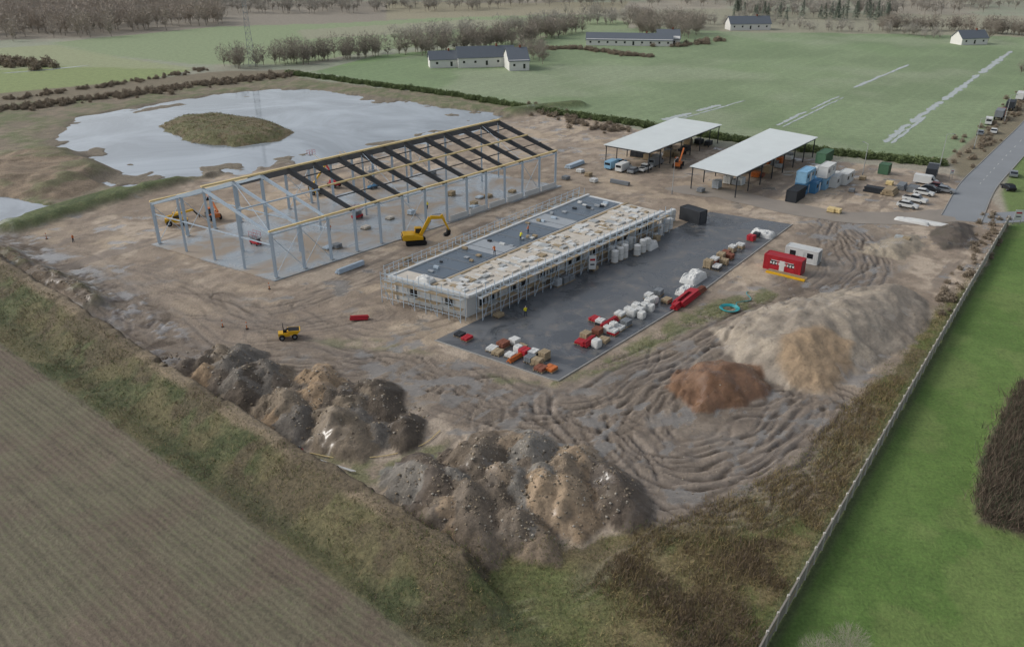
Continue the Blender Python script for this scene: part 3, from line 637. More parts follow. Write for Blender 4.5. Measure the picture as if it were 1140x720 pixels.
def dumper(px,py,rz):
    b=MB(); b.prof([(-1.5,.5),(.2,.5),(.2,1.0),(-1.5,1.1)],-.6,.6,yellow); b.prof([(.1,.75),(1.2,.7),(1.75,1.35),(-.1,1.45)],-.8,.8,yellow); b.prof([(.15,1.3),(1.5,1.3),(1.6,1.37),(0,1.47)],-.7,.7,black)
    for x in(-1,.85):
        for y in(-.75,.75): wheel(b,x,y,.45,.32)
    for y in(-.5,.5): b.cyl((-.7,y,1),(-.7,y,2.3),.05,black,6)
    b.beam((-.7,-.5,2.3),(-.7,.5,2.3),.08,.08,black); b.box((-.5,0,1.2),(.5,.5,.4),black); b.cyl((-.1,0,1.4),(-.2,0,1.6),.2,black,8)
    return b.obj('site_dumper',P3(px,py,0),rz,bev=.03)
def container(px,py,rz,m,L=6.06,W=2.44,H=2.6,name='shipping_container',win=False,z=0,stripe=None):
    b=MB(); b.box((0,0,H/2+.1),(L-.1,W-.1,H-.12),m)
    for x in(-1,1):
        for y in(-1,1): b.box((x*(L/2-.06),y*(W/2-.06),H/2+.08),(.14,.14,H),m)
    for zz in(.12,H+.06):
        for y in(-1,1): b.box((0,y*(W/2-.05),zz),(L-.3,.12,.14),m)
        for x in(-1,1): b.box((x*(L/2-.05),0,zz),(.12,W-.3,.14),m)
    n=int(L/.28)
    for i in range(1,n):
        x=-L/2+i*L/n
        if not win or abs(abs(x)-1.6)>.6:
            for y in(-1,1): b.box((x,y*(W/2-.035),H/2+.1),(.13,.05,H-.3),m)
        b.box((x,0,H+.045),(.13,W-.2,.04),m)
    if win:
        for x in(-1.6,1.6): 
            for y in(-1,1): b.box((x,y*(W/2-.04),1.6),(1.1,.05,.9),glass); 
        b.box((0,-W/2+.0,1.15),(.9,.06,2),white)
    if stripe:
        for y in(-1,1):
            b.box((0,y*(W/2+.005),2.0),(L*.6,.03,.1),stripe)
            for i in range(9): b.box((-L*.3+i*L*.075,y*(W/2+.005),1.5),(L*.045,.03,.34+.1*(i%2)),stripe)
    for y in(-.6,-.2,.2,.6): b.cyl((L/2+.02,y,.2),(L/2+.02,y,H),.03,grey,5)
    return b.obj(name,P3(px,py,z),rz)
def pallet(px,py,rz,m,n=(2,3,2),k=1.0,wrap=None,nm='pallet_of_materials',z=0,loc=None):
    b=MB()
    for i in range(5): b.box((0,-.5+i*.25,.15),(1.2,.14,.04),wood)
    for y in(-.45,0,.45): b.box((0,y,.06),(1.2,.1,.1),wood)
    w,d,h=1.16/n[0],1.0/n[1],.42
    for i in range(n[0]):
        for j in range(n[1]):
            for q in range(n[2]): b.box((-.58+w*(i+.5),-.5+d*(j+.5),.18+h*(q+.5)),(w*.94,d*.94,h*.95),wrap if (wrap and q==n[2]-1) else m,R(-.03,.03))
    o=b.obj(nm,loc or P3(px,py,z),rz+R(-.1,.1),bev=.02); o.scale=(k*R(.9,1.2),k*R(.9,1.2),R(.85,1.1)); return o
def bag(px,py,k=1,m=None,h=1.0,z=.04):
    b=MB(); n=12; vs=[]; prof_=[(0,.46),(.08,.5),(.35,.53),(.7,.52),(.92,.5),(1.0,.44),(.97,.25)]
    for t,rr in prof_:
        for i in range(n*2):
            a=2*math.pi*i/(n*2); c,s=math.cos(a),math.sin(a); q=(abs(c)**8+abs(s)**8)**-.125
            vs.append((c*rr*q*R(.98,1.02),s*rr*q*R(.98,1.02),t*h*R(.98,1.02)))
    n2=n*2; rg=len(prof_); fs=[(j*n2+i,j*n2+(i+1)%n2,(j+1)*n2+(i+1)%n2,(j+1)*n2+i) for j in range(rg-1) for i in range(n2)]+[tuple((rg-1)*n2+i for i in range(n2))]
    b.add(vs,fs,m or bagw)
    for x in(-.38,.38):
        for y in(-.38,.38): b.cyl((x,y,h*.95),(x*.6,y*.6,h*1.2),.03,bagw,4)
    o=b.obj('big_bag',P3(px,py,z),AL+R(-.2,.2)); o.scale=(k,k,k*.9); return o
def roll(px,py,h=2.0,r=.55):
    b=MB(); b.cyl((0,0,.14),(0,0,h),r,bagw,16); b.cyl((0,0,h),(0,0,h+.14),r*.93,white,16,r*.6); b.cyl((0,0,h*.5),(0,0,h*.5+.06),r+.01,grey,16); b.box((0,0,.07),(1.2,1.0,.13),wood); return b.obj('wrapped_insulation_roll',P3(px,py,.04),AL)
def pipes(px,py,rz,m,L=5,n=5,r=.13,nm='pipe_bundle',sq=False,z=.04):
    b=MB()
    for x in(-L*.3,L*.3): b.box((x,0,.05),(.12,n*2*r+.1,.1),wood)
    for row in range(3):
        for i in range(n-row):
            y=(-(n-row)/2+.5+i)*2*r; zz=.12+r+row*1.8*r; dx=R(-.15,.15)
            if sq: b.box((dx,y,zz),(L,r*1.85,r*1.7),m)
            else: b.cyl((-L/2+dx,y,zz),(L/2+dx,y,zz),r*.96,m,8)
    return b.obj(nm,P3(px,py,z),rz+R(-.05,.05))
def lump(px,py,rz,s,m,nm,seed,z=0):
    b=MB(); n=22; vs=[]
    g=np.linspace(-1,1,n); GX,GY=np.meshgrid(g,g); h=np.clip(1-(np.abs(GX)**5+np.abs(GY)**5),0,1)**.4; bl=fbm(np.floor(GX*2.2)*1.7+seed,np.floor(GY*1.6)*1.3,seed); h=h*(.3+.7*bl+.5*fbm(GX*2.7+seed,GY*2.7,seed))
    vs=[(GX[i,j]*s[0]/2,GY[i,j]*s[1]/2,h[i,j]*s[2]-.02) for i in range(n) for j in range(n)]
    b.add(vs,[(i*n+j,i*n+j+1,(i+1)*n+j+1,(i+1)*n+j) for i in range(n-1) for j in range(n-1)],m); return b.obj(nm,P3(px,py,z),rz)
excavator(463,271,math.radians(12),1.0)
telehandler(198,250,.3,yellow,.14); boomlift(352,216,.5,yellow,.14,1.3); boomlift(372,208,2.6,red,.14,1.15); telehandler(238,243,2.2,orange,.14,2.5); scissor(415,210,AL,blue,.14,3.5); scissor(285,272,AC,red,.14,.6); scissor(398,243,AL,red,.14,.8)
dumper(322,376,math.radians(15)); telehandler(755,186,math.radians(70),orange,0,2.2)
pipes(400,356,math.radians(8),red,2.8,4,.12,'red_pipe_bundle',z=0)
for px,py,m,nn in [(548,390,orange,(2,3,1)),(560,386,brick,(2,3,2)),(573,383,bagw,(1,1,2)),(568,397,green,(1,2,1)),(584,395,red,(1,2,2)),(590,402,grey,(2,3,2)),(598,406,wood,(1,2,2)),(606,399,wood,(2,3,3)),(613,412,orange,(2,2,1)),(580,388,wood,(2,3,1)),(520,378,red,(2,2,1)),(512,374,dark,(2,2,1)),(594,396,dark,(2,2,2)),(554,394,wood,(2,2,1)),(602,412,brick,(2,2,1)),
    (646,382,red,(1,4,1)),(665,372,brick,(1,4,2)),(668,362,dark,(2,3,2)),(682,372,red,(1,3,2)),(690,367,red,(2,3,1)),(662,357,red,(1,3,1)),(690,354,wood,(2,2,2)),(672,380,wood,(2,3,1)),(697,362,grey,(2,3,2)),(652,376,wood,(2,3,2)),
    (722,332,tarp,(1,2,2)),(733,328,grey,(1,2,2)),(742,336,wood,(2,3,1)),(788,298,wood,(2,3,3)),(795,294,brick,(2,3,3)),(802,289,wood,(2,3,3)),(808,284,brick,(2,3,2)),(798,300,dark,(2,3,2)),(815,280,wood,(2,3,3)),(824,276,wood,(2,3,2)),(806,294,wood,(2,3,2)),(812,288,brick,(2,3,2)),
    (836,268,red,(1,2,3)),(842,264,dark,(1,2,2)),(628,315,grey,(1,1,3)),(620,318,tarp,(1,1,3)),(634,312,grey,(1,2,2)),(660,300,wood,(2,3,1)),(730,268,wood,(2,3,2)),(600,320,wood,(2,3,1)),(555,352,wood,(2,3,1))]:
    pallet(px,py,AL,m,nn,1.25,random.choice([None,bagw,None,m]),z=.04)
for px,py,k in [(664,386,1.2),(676,370,1.1),(683,366,1.1),(704,352,1.2),(712,350,1.2),(708,345,1.2),(717,345,1.2),(722,340,1.2),(728,337,1.1),(699,349,1.1),(577,392,1.1),(714,354,1.1),(724,346,1.1),(728,266,1.2)]:
    bag(px,py,k,h=1.15)
for px,py in [(680,288),(685,286),(690,283),(695,281),(700,278),(684,292),(690,289),(695,287),(704,276),(709,284),(715,281),(720,278),(738,250),(743,248),(748,246),(734,262),(740,258),(745,255)]: roll(px,py,R(2.0,2.6),.66)
pipes(655,383,AL,red,3,4,.15); pipes(678,362,AL,red,4,4,.15); pipes(764,334,AL,red,6.5,7,.16,'red_steel_beam_stack',True); pipes(759,338,AL,red,6.5,4,.16,'red_steel_beam_stack',True); pipes(775,328,AL,brick,5,5,.14); pipes(574,400,AL,orange,3,4,.1)
lump(772,311,AL,(5.5,3.2,1.4),bagw,'tarpaulin_covered_pile',3,.04); lump(762,325,AL,(4,2,1.0),bagw,'tarpaulin_covered_pile',5,.04); lump(849,262,AC,(4.5,3,1.2),bagw,'tarpaulin_covered_pile',8,.04); lump(724,276,AL,(3.5,2,1.3),bagw,'tarpaulin_covered_pile',11,.04)
lump(474,312,AC,(3,2,.8),bagw,'tarpaulin_covered_pile',12,ZR+.3)
container(872,301,AC,red,6.8,2.44,2.7,'red_site_container',True,0,white)
container(893,290,AC,white,6.06,2.44,2.5,'site_cabin',True)
b=MB(); b.box((0,0,.15),(7,.5,.3),yellow); b.box((0,1.2,.15),(7,.4,.3),wood); b.obj('timber_bearer',P3(874,308),AC)
container(771,246,math.radians(-50),M('black_cladding','3a3d41',.6),5.2,2.6,2.7,'site_shed',False)
container(885,222,AL,dark)
for px,py,m,z in [(894,214,blue,0),(906,212,blue,0),(894,214,lblue,2.78),(917,208,lblue,0),(929,206,white,0),(900,200,white,0),(913,196,white,0),(915,192,green,2.78),(917,208,white,2.78),(940,203,white,0)]:
    q=G(px,py); o=container(px,py,AL,m,z=0,name='site_cabin' if m in(blue,lblue,white) else 'shipping_container',win=m in(blue,lblue,white)); o.location=(q[0],q[1],z)
container(984,193,AL,green,3,2.4,2.4); container(1016,213,AL,grey,3,2.2,1.2,'waste_skip')
pipes(975,214,AC,dark,5,7,.2,'timber_stack',True,0); pipes(990,216,AL,wood,4,6,.25,'timber_stack',True,0); pipes(1003,210,AL,grey,4,6,.2,'timber_stack',True,0)
for i,(px,py) in enumerate([(925,236),(932,237),(960,200),(948,214),(1000,268),(1008,270),(990,206)]): pallet(px,py,AL,[timber,timber,wood,grey,conc,wood][i%6],(2,3,2),1.3)
lump(1035,249,AC,(11,2.2,.5),bagw,'white_foil_roll',15); lump(1015,247,AC,(7,2,.6),bagw,'white_foil_roll',16)
dg_=M('car_dark_grey','33373b',.3,.3)
car(1018,225,AC-.1,white,'pickup'); car(1028,217,AC,white); car(1036,213,AC,dg_); car(1044,210,AC,M('car_dark_red','5c2622',.35)); car(1030,205,AC,white,'van'); car(1052,214,AC,silver); car(1010,231,AC,white)
car(1122,211,math.radians(85),black); car(1128,196,math.radians(60),silver)
car(1100,138,math.radians(60),white,'van'); truck(1112,132,math.radians(55),red,grey); truck(1124,122,math.radians(55),grey,dark); car(1106,148,math.radians(58),white); truck(1135,112,math.radians(55),red,white); truck(1036,198,math.radians(60),grey,dark); car(1091,150,math.radians(58),silver)
for i in range(26):
    a,q=R(.05,.95),R(.15,.85); p=CB(a,q,.0); pallet(0,0,AL,random.choice([wood,brick,wood,grey,white,orange,tarp]),(2,3,random.choice([2,3,4])),1.7,loc=p)
for i in range(22):
    a,q=R(.3,.95),R(.1,.9); p=CA(a,q,.0); pallet(0,0,AL,random.choice([wood,grey,dark,wood,dark,tarp]),(2,3,3),1.8,loc=p)
for i,(px,py,k,m) in enumerate([(682,187,'van',lblue),(694,190,'van',white),(706,192,'car',silver),(718,190,'pickup',white),(690,183,'car',blue),(730,184,'van',silver)]): car(px,py,AL,m,k)
for px,py in [(646,192),(655,196),(630,200),(780,214),(661,203)]: pallet(px,py,AL,random.choice([wood,grey,white]),(2,3,2),1.4)
pipes(640,185,AL,steel,7,6,.15,'steel_beam_stack',True,0); pipes(690,205,AC,grey,5,5,.14,'steel_beam_stack',True,0)
pallet(452,290,AL,wood,(2,2,1),1.2)
pipes(390,300,AL,steel,6,4,.14,'steel_beam_stack',True,0)
for i in range(12):
    a,q=R(.2,.97),R(.08,.92); p=HP(a,q,.15); pallet(0,0,AL,random.choice([wood,steel,grey,wood,insul]),(2,3,random.choice([1,1,2])),1.3,loc=p)
b=MB()
for j in range(5):
    r=1.1+.12*j; cx=R(-.1,.1)
    for i in range(20):
        a0,a1=2*math.pi*i/20,2*math.pi*(i+1)/20; b.cyl((cx+r*math.cos(a0),r*math.sin(a0),.08+.03*j),(cx+r*math.cos(a1),r*math.sin(a1),.08+.03*j),.06,teal,5)
for i in range(14):
    b.cyl((1.5+i*.5,math.sin(i*.6)*.8-1,.06),(2+i*.5,math.sin((i+1)*.6)*.8-1,.06),.06,teal,5)
b.obj('hose_coil',P3(812,344,0),1.0)
pth=smoothpts([G(345,505),G(380,511),G(430,508),G(470,496),G(490,480)],4); b=MB()
for i in range(len(pth)-1): 
    b.cyl((*pth[i],.15),(*pth[i+1],.15),.06,timber,5)
b.obj('yellow_hose')
pp=G(333,507,1.2); b=MB(); b.box((0,0,.5),(.9,.7,.9),red); b.box((0,0,1.0),(.7,.5,.15),black); b.cyl((.3,0,1),(.3,0,1.4),.05,grey); b.box((.5,0,.1),(1.6,.1,.1),grey); b.obj('water_pump',(pp[0],pp[1],1.2),AC)
for i in range(3):
    b=MB(); a_=G(352+i*5,511+i*2,.5); c_=G(392+i*2,524,.4); b.cyl((a_[0],a_[1],.6),(c_[0],c_[1],.35),.08,bagw,6); b.obj('white_pipe')
def sign(px,py,rz,w,h,H,name='site_sign'):
    b=MB()
    for x in(-w*.45,w*.45): b.cyl((x,0,0),(x,0,H),.05,grey,6)
    b.box((0,-.06,H-h/2),(w,.05,h),white); b.box((0,-.09,H-h*.3),(w*.7,.01,h*.15),red); b.box((0,-.09,H-h*.65),(w*.6,.01,h*.1),navy); return b.obj(name,P3(px,py,.0),rz)
sign(659,303,.1,1.3,2.6,3.2); sign(1131,250,-.1,1.6,2.2,3.2); sign(1058,200,.3,1,1,2.5)
def lamp(px,py,H=8,rz=0):
    b=MB(); b.cyl((0,0,0),(0,0,H),.1,conc,8,.06); b.cyl((0,0,H),(1.3,0,H+.25),.05,conc,6); b.box((1.5,0,H+.22),(.7,.25,.12),grey); b.cyl((0,0,0),(0,0,.9),.13,grey,8); return b.obj('street_lamp',P3(px,py,0),rz)
for px,py in [(1046,186),(1084,166),(1118,136),(1150,108)]: lamp(px,py,8.5,math.radians(-30))
lamp(748,216,8,1.0); lamp(960,196,8,2)
def post(px,py,m=orange,h=1.2):
    b=MB(); b.cyl((0,0,0),(0,0,h),.07,m,8); b.cyl((0,0,0),(0,0,.08),.25,black,8); b.cyl((0,0,h*.6),(0,0,h*.8),.075,white,8); b.obj('marker_post',P3(px,py,0))
for px,py in [(248,364),(275,366),(52,266),(300,322)]: post(px,py)
def mast(px,py,H,w0):
    b=MB(); n=16
    for i in range(n):
        z0,z1=H*i/n,H*(i+1)/n; a0,a1=w0*(1-.8*i/n)/2,w0*(1-.8*(i+1)/n)/2
        cs=[(-1,-1),(1,-1),(1,1),(-1,1)]
        for j in range(4):
            c,d_=cs[j],cs[(j+1)%4]
            b.cyl((c[0]*a0,c[1]*a0,z0),(c[0]*a1,c[1]*a1,z1),.13,conc,4); b.cyl((c[0]*a0,c[1]*a0,z0),(d_[0]*a1,d_[1]*a1,z1),.08,conc,4); b.cyl((c[0]*a1,c[1]*a1,z1),(d_[0]*a1,d_[1]*a1,z1),.07,conc,4)
    b.obj('lattice_mast',P3(px,py,0),.3)
mast(281,74,46,3.0)
# fence
FP=[G(780,860),G(851,722),G(955,540),G(1040,392),G(1088,308),G(1121,251)]
b=MB(); FPn=[]
for i in range(len(FP)-1):
    a=np.array(FP[i]);c=np.array(FP[i+1]);n=max(1,int(np.linalg.norm(c-a)/2.4))
    for j in range(n): FPn.append(a+(c-a)*j/n)
FPn.append(np.array(FP[-1]))
zz=terrain(np.array([[p[0] for p in FPn]]),np.array([[p[1] for p in FPn]]))[0][0]
for i,p in enumerate(FPn):
    z=zz[i]*.5; b.beam((p[0],p[1],z-.2),(p[0],p[1],z+2.15),.2,.2,fencet)
    if i<len(FPn)-1:
        q=FPn[i+1]; z2=zz[i+1]*.5
        for k_ in range(6): 
            h=.22+k_*.31; f=.04; o=R(-.01,.01)
            b.beam((p[0]*(1-f)+q[0]*f+o,p[1]*(1-f)+q[1]*f,z+h),(q[0]*(1-f)+p[0]*f+o,q[1]*(1-f)+p[1]*f,z2+h),.05,.285,fencem if (i*7+k_*3)%11 else wood)
        b.beam((p[0]*(1-f)+q[0]*f,p[1]*(1-f)+q[1]*f,z+1.96),(q[0]*(1-f)+p[0]*f,q[1]*(1-f)+p[1]*f,z2+1.96),.16,.07,fencem)
b.obj('boundary_fence')
# ------------------------------------------------------------------ people
def person(loc,rz,pose=0,jm=None):
    me=bpy.data.meshes.new('worker'); 
    lean=.25 if pose==1 else 0
    V=[(0,0,.95),(lean*.5,0,1.2),(lean,0,1.42),(lean*1.15,0,1.52),(lean*1.3,0,1.66),(lean*1.3,0,1.76),
       (0,.1,.9),(.05+lean*.2,.12,.5),(0,.13,.08),(.15,.13,.04),(0,-.1,.9),(-.05+lean*.4,-.12,.5),(-.15*(pose!=1),-.13,.08),(-.15*(pose!=1)+.15,-.13,.04),
       (lean,.2,1.4),(lean+.08,.27,1.13),(lean+.25,.25,.95),(lean,-.2,1.4),(lean+.1,-.27,1.13),(lean+.3,-.22,.98)]
    E=[(0,1),(1,2),(2,3),(3,4),(4,5),(0,6),(6,7),(7,8),(8,9),(0,10),(10,11),(11,12),(12,13),(2,14),(14,15),(15,16),(2,17),(17,18),(18,19)]
    Rd=[.15,.15,.16,.06,.1,.07,.1,.075,.05,.045,.1,.075,.05,.045,.08,.055,.04,.08,.055,.04]
    me.from_pydata(V,E,[]); o=bpy.data.objects.new('worker',me); sc.collection.objects.link(o)
    o.modifiers.new('s','SKIN'); o.modifiers.new('d','SUBSURF').levels=1
    for i,r in enumerate(Rd): me.skin_vertices[0].data[i].radius=(r,r)
    me.skin_vertices[0].data[0].use_root=True
    dg=bpy.context.evaluated_depsgraph_get(); nm=bpy.data.meshes.new_from_object(o.evaluated_get(dg)); o.modifiers.clear(); o.data=nm
    for m in(navy,jm or hivis,skin,white): nm.materials.append(m)
    for p in nm.polygons:
        z=p.center.z; p.material_index=0 if z<.92 else (1 if z<1.5 else (2 if z<1.68 else 3)); p.use_smooth=True
    o.location=loc; o.rotation_euler=(0,0,rz); return o
person(LP(.45,.62,ZR+.09),1,1); person(LP(.52,.7,ZR+.09),3,0,orange); person(LP(.3,.55,ZR+.09),2,1,orange); person(P3(82,270,0),0,0,orange); person(P3(585,352,.04),2,0); person(HP(.3,.4,.15),1,0,orange); person(HP(.6,.3,.15),1,0)
# ------------------------------------------------------------------ houses
def house(parent,x,y,L_,W_,h,rh,rz,wm_,rm,nm='wing',win=True):
    b=MB(); b.box((0,0,h/2),(L_,W_,h),wm_)
    b.prof([(-W_/2,h),(W_/2,h),(0,h+rh-.12)],-L_/2,L_/2,wm_); vs=b.v[-6:]; b.v[-6:]=[(v[1],-v[0],v[2]) for v in vs]
    o_=.4
    for s in(-1,1):
        A=[(-L_/2-o_,s*(W_/2+o_),h-.25),(L_/2+o_,s*(W_/2+o_),h-.25),(L_/2+o_,0,h+rh),(-L_/2-o_,0,h+rh)]
        b.add(A+[(p[0],p[1],p[2]-.2) for p in A],[(0,1,2,3),(4,5,6,7),(0,1,5,4),(1,2,6,5),(2,3,7,6),(3,0,4,7)],rm)
    if win:
        n=int(L_/4.5)
        for i in range(n):
            xx=-L_/2+(i+.5)*L_/n
            for s in(-1,1): b.box((xx,s*(W_/2+.01),h*.55 if i!=n//2 else h*.42),(1.0,.06,1.0 if i!=n//2 else 2),glass)
    b.box((L_*.2,0,h+rh+.3),(.8,.7,1.2),brick)
    return b.obj(nm,(x,y,0),rz,parent)
def farm(px,py,wings,name='farmhouse',rz=0):
    e=empty(name,P3(px,py,0),rz)
    for w in wings: house(e,*w)
farm(535,75,[(2,4,26,9,4.6,4.2,0.2,plaster,slate),(16,-3,9,15,4.4,4.6,.2,plaster,slate),(-17,2,13,8,3.8,3.2,.2,plaster,slate)],'farmhouse',0)
farm(700,50,[(0,0,46,10,3.2,3.0,-.12,plaster,slate),(22,6,12,16,3.4,4,-.1,plaster,slate)],'farm_building')
farm(832,33,[(0,0,26,10,4,4,.1,plaster,slate)],'farmhouse')
farm(1078,49,[(0,0,16,9,3.6,3.6,.2,plaster,slate)],'farmhouse')
print('objects',time.time()-T0)
# ------------------------------------------------------------------ vegetation
def tree_proto(h,seed,ntw=260,tw=.05,fill=0,trunk=.26):
    r=random.Random(seed); V=[];F=[];Mi=[]; tips=[]
    def seg(p,q,r0,r1):
        d=(q-p).normalized(); a=d.orthogonal().normalized(); bq=d.cross(a); o=len(V); n=3
        for c,rr in((p,r0),(q,r1)):
            for i in range(n): t=i*math.pi*2/3; V.append(c+a*math.cos(t)*rr+bq*math.sin(t)*rr)
        for i in range(n):
            F.append((o+i,o+(i+1)%n,o+n+(i+1)%n)); F.append((o+i,o+n+(i+1)%n,o+n+i)); Mi.extend([0,0])
    def grow(p,d,l,rad,lev):
        q=p+d*l; seg(p,q,rad,rad*.65); 
        if lev>=1: tips.append((p,q))
        if lev<3:
            for k in range(r.choice([2,3,3]) if lev else r.choice([5,6])):
                nd_=(d*r.uniform(.6,1.1)+Vector((r.gauss(0,.5),r.gauss(0,.5),r.uniform(0,.5)))).normalized(); grow(p+d*l*r.uniform(.5,1),nd_,l*r.uniform(.6,.8),rad*.55,lev+1)
    grow(Vector((0,0,0)),Vector((r.gauss(0,.04),r.gauss(0,.04),1)).normalized(),h*trunk,h*.014,0)
    def tw_(b0,d,l,w):
        s=d.orthogonal().normalized(); s=(Matrix.Rotation(r.uniform(0,6),3,d)@s)*w*r.uniform(.6,1.3)*h/8
        o=len(V); V.extend([b0-s,b0+s,b0+d*l]); F.append((o,o+1,o+2)); Mi.append(1)
    for i in range(ntw):
        p,q=tips[r.randrange(len(tips))]; b0=p.lerp(q,r.random()); d=((q-p).normalized()*.6+Vector((r.gauss(0,.6),r.gauss(0,.6),r.gauss(.2,.5)))).normalized()
        tw_(b0,d,h*r.uniform(.06,.15),tw)
    ex,ey=r.uniform(.24,.34),r.uniform(.24,.34)
    for i in range(fill):
        v=Vector((r.gauss(0,1),r.gauss(0,1),r.gauss(0,1))).normalized()*r.random()**.5
        b0=Vector((v.x*ex*h,v.y*ey*h,h*(.55+v.z*.4))); d=(Vector((v.x*.7,v.y*.7,.6))+Vector((r.gauss(0,.35),r.gauss(0,.35),r.gauss(0,.3)))).normalized()
        tw_(b0,d,h*r.uniform(.06,.14),tw)
    return np.array([tuple(v) for v in V]),np.array(F),np.array(Mi)
def fast_mesh(name,V,F,Mi,mats,loc=(0,0,0),parent=None):
    me=bpy.data.meshes.new(name); me.vertices.add(len(V)); me.vertices.foreach_set('co',V.astype(np.float32).ravel())
    me.loops.add(F.size); me.loops.foreach_set('vertex_index',F.ravel().astype(np.int32)); me.polygons.add(len(F)); me.polygons.foreach_set('loop_start',(np.arange(len(F))*3).astype(np.int32))
    me.polygons.foreach_set('material_index',Mi.astype(np.int32)); me.update(calc_edges=True)
    for m in mats: me.materials.append(m)
    o=bpy.data.objects.new(name,me); sc.collection.objects.link(o); o.location=loc; return o
PFF=[tree_proto(10,s,60,.085,190,.2) for s in range(6)]
PF=[tree_proto(10,s+50,120,.06,330,.2) for s in range(6)]
PN=[tree_proto(9,s+20,600,.028,700,.24) for s in range(4)]
def mass(name,places,protos,mats):
    Vs=[];Fs=[];Ms=[];o=0
    for (x,y,s) in places:
        V,F,Mi=protos[rng.integers(len(protos))]; a=rng.random()*6.28; c,si=math.cos(a),math.sin(a); k=s/10
        W_=np.stack([(V[:,0]*c-V[:,1]*si)*k*1.15+x,(V[:,0]*si+V[:,1]*c)*k*1.15+y,V[:,2]*k],1); Vs.append(W_);Fs.append(F+o);Ms.append(Mi);o+=len(V)
    return fast_mesh(name,np.vstack(Vs),np.vstack(Fs),np.concatenate(Ms),mats)
def along(pts,n,jx,sz):
    P=GP(pts); out=[]; seg=np.linalg.norm(np.diff(P,axis=0),axis=1); 
    for i in range(n):
        j=rng.choice(len(seg),p=seg/seg.sum()); t=rng.random(); q=P[j]*(1-t)+P[j+1]*t; out.append((q[0]+rng.normal()*jx,q[1]+rng.normal()*jx,rng.uniform(*sz)))
    return out
def within(pts,n,sz):
    P=GP(pts); lo,hi=P.min(0),P.max(0)
    c=rng.uniform(lo,hi,(n*12,2)); s=poly_sd(c[:,0],c[:,1],P); c=c[s>0][:n]
    return [(p[0],p[1],rng.uniform(*sz)) for p in c]
def conifer(seed):
    r=np.random.default_rng(seed); n=420; t=r.random(n)**.8; z=.6+t*9.2; rad=(1-t)*2.3*r.uniform(.5,1,n)+.1; a=r.random(n)*6.28
    p=np.stack([rad*np.cos(a)*.5,rad*np.sin(a)*.5,z],1); d=np.stack([np.cos(a),np.sin(a),r.uniform(-.5,.1,n)],1)*(rad*.6+.2)[:,None]; s=np.stack([-np.sin(a),np.cos(a),r.uniform(-.5,.5,n)],1)*r.uniform(.15,.35,n)[:,None]
    V=np.stack([p-s,p+s,p+d],1).reshape(-1,3); F=np.arange(3*n).reshape(-1,3); return V,F,np.ones(n,int)
def shrub(seed,n=240):
    r=np.random.default_rng(seed); d=r.normal(size=(n,3)); d[:,2]=abs(d[:,2]); d/=np.linalg.norm(d,axis=1)[:,None]; rr=r.uniform(.2,1,n)[:,None]*np.array([5,5,8.]); p=d*rr*.8
    dd=r.normal(size=(n,3)); dd/=np.linalg.norm(dd,axis=1)[:,None]; dd[:,2]=abs(dd[:,2]); s=np.cross(dd,r.normal(size=(n,3))); s/=np.linalg.norm(s,axis=1)[:,None]
    V=np.stack([p-s*.4,p+s*.4,p+dd*1.9],1).reshape(-1,3); return V,np.arange(3*n).reshape(-1,3),np.ones(n,int)
PC=[conifer(s) for s in range(3)]; PS=[shrub(s) for s in range(4)]
fb_=M('bark_far_hazed','938b80',.9)  # distant bark lightened, haze painted into its colour
far_m=[fb_,M('twigs_haze','a39e95',.95,0,.15,.03)]; far_b=[fb_,M('twigs_haze_brown','a59b8f',.95,0,.15,.03)]; mid_m=[M('bark_mid','7d7468',.9),M('twigs_mid','928a7f',.95,0,.2,.05)]  # aerial haze painted into the pale, greyish colours of distant trees
ev_far=[fb_,M('evergreen_far_hazed','7a8475',.95,0,.2,.03)]; hedge_far=[barkm,M('hedge_far','69764e',.95,0,.3,.1)]; sh_b=[barkm,M('shrub_brown','8f8372',.95,0,.3,.2)]  # far evergreens greyed too, haze put into the leaf colour
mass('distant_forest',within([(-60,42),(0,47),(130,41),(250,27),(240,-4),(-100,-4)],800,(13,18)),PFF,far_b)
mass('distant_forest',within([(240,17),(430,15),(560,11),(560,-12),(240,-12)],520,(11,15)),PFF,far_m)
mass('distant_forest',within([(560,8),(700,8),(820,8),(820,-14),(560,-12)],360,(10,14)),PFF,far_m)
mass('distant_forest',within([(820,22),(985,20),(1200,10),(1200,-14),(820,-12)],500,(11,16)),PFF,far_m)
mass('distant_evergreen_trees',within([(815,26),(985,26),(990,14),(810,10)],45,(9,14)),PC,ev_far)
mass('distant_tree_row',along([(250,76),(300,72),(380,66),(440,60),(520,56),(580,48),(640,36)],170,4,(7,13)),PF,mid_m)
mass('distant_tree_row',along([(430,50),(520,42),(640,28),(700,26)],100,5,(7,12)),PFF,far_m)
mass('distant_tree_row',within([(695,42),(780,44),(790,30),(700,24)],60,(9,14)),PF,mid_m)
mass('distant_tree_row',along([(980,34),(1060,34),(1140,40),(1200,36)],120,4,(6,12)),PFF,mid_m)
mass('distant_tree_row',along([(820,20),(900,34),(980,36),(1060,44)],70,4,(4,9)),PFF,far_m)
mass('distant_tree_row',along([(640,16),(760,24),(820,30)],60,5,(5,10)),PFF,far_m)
mass('distant_tree_row',along([(585,72),(598,60),(570,52)],16,3,(6,10)),PF,mid_m)
mass('distant_bushes',along([(590,56),(640,54),(700,62),(730,64)],160,1.6,(2,3.2)),PS,sh_b)
mass('distant_bushes',along([(800,44),(760,52),(700,50)],60,3,(2,4)),PS,sh_b)
mass('distant_bushes',along([(-60,66),(0,70),(40,76)],60,5,(3,6)),PS,sh_b)
mass('distant_bushes',along([(-40,128),(60,116),(160,104),(250,92),(330,84)],420,3,(1.2,3.0)),PS,sh_b)
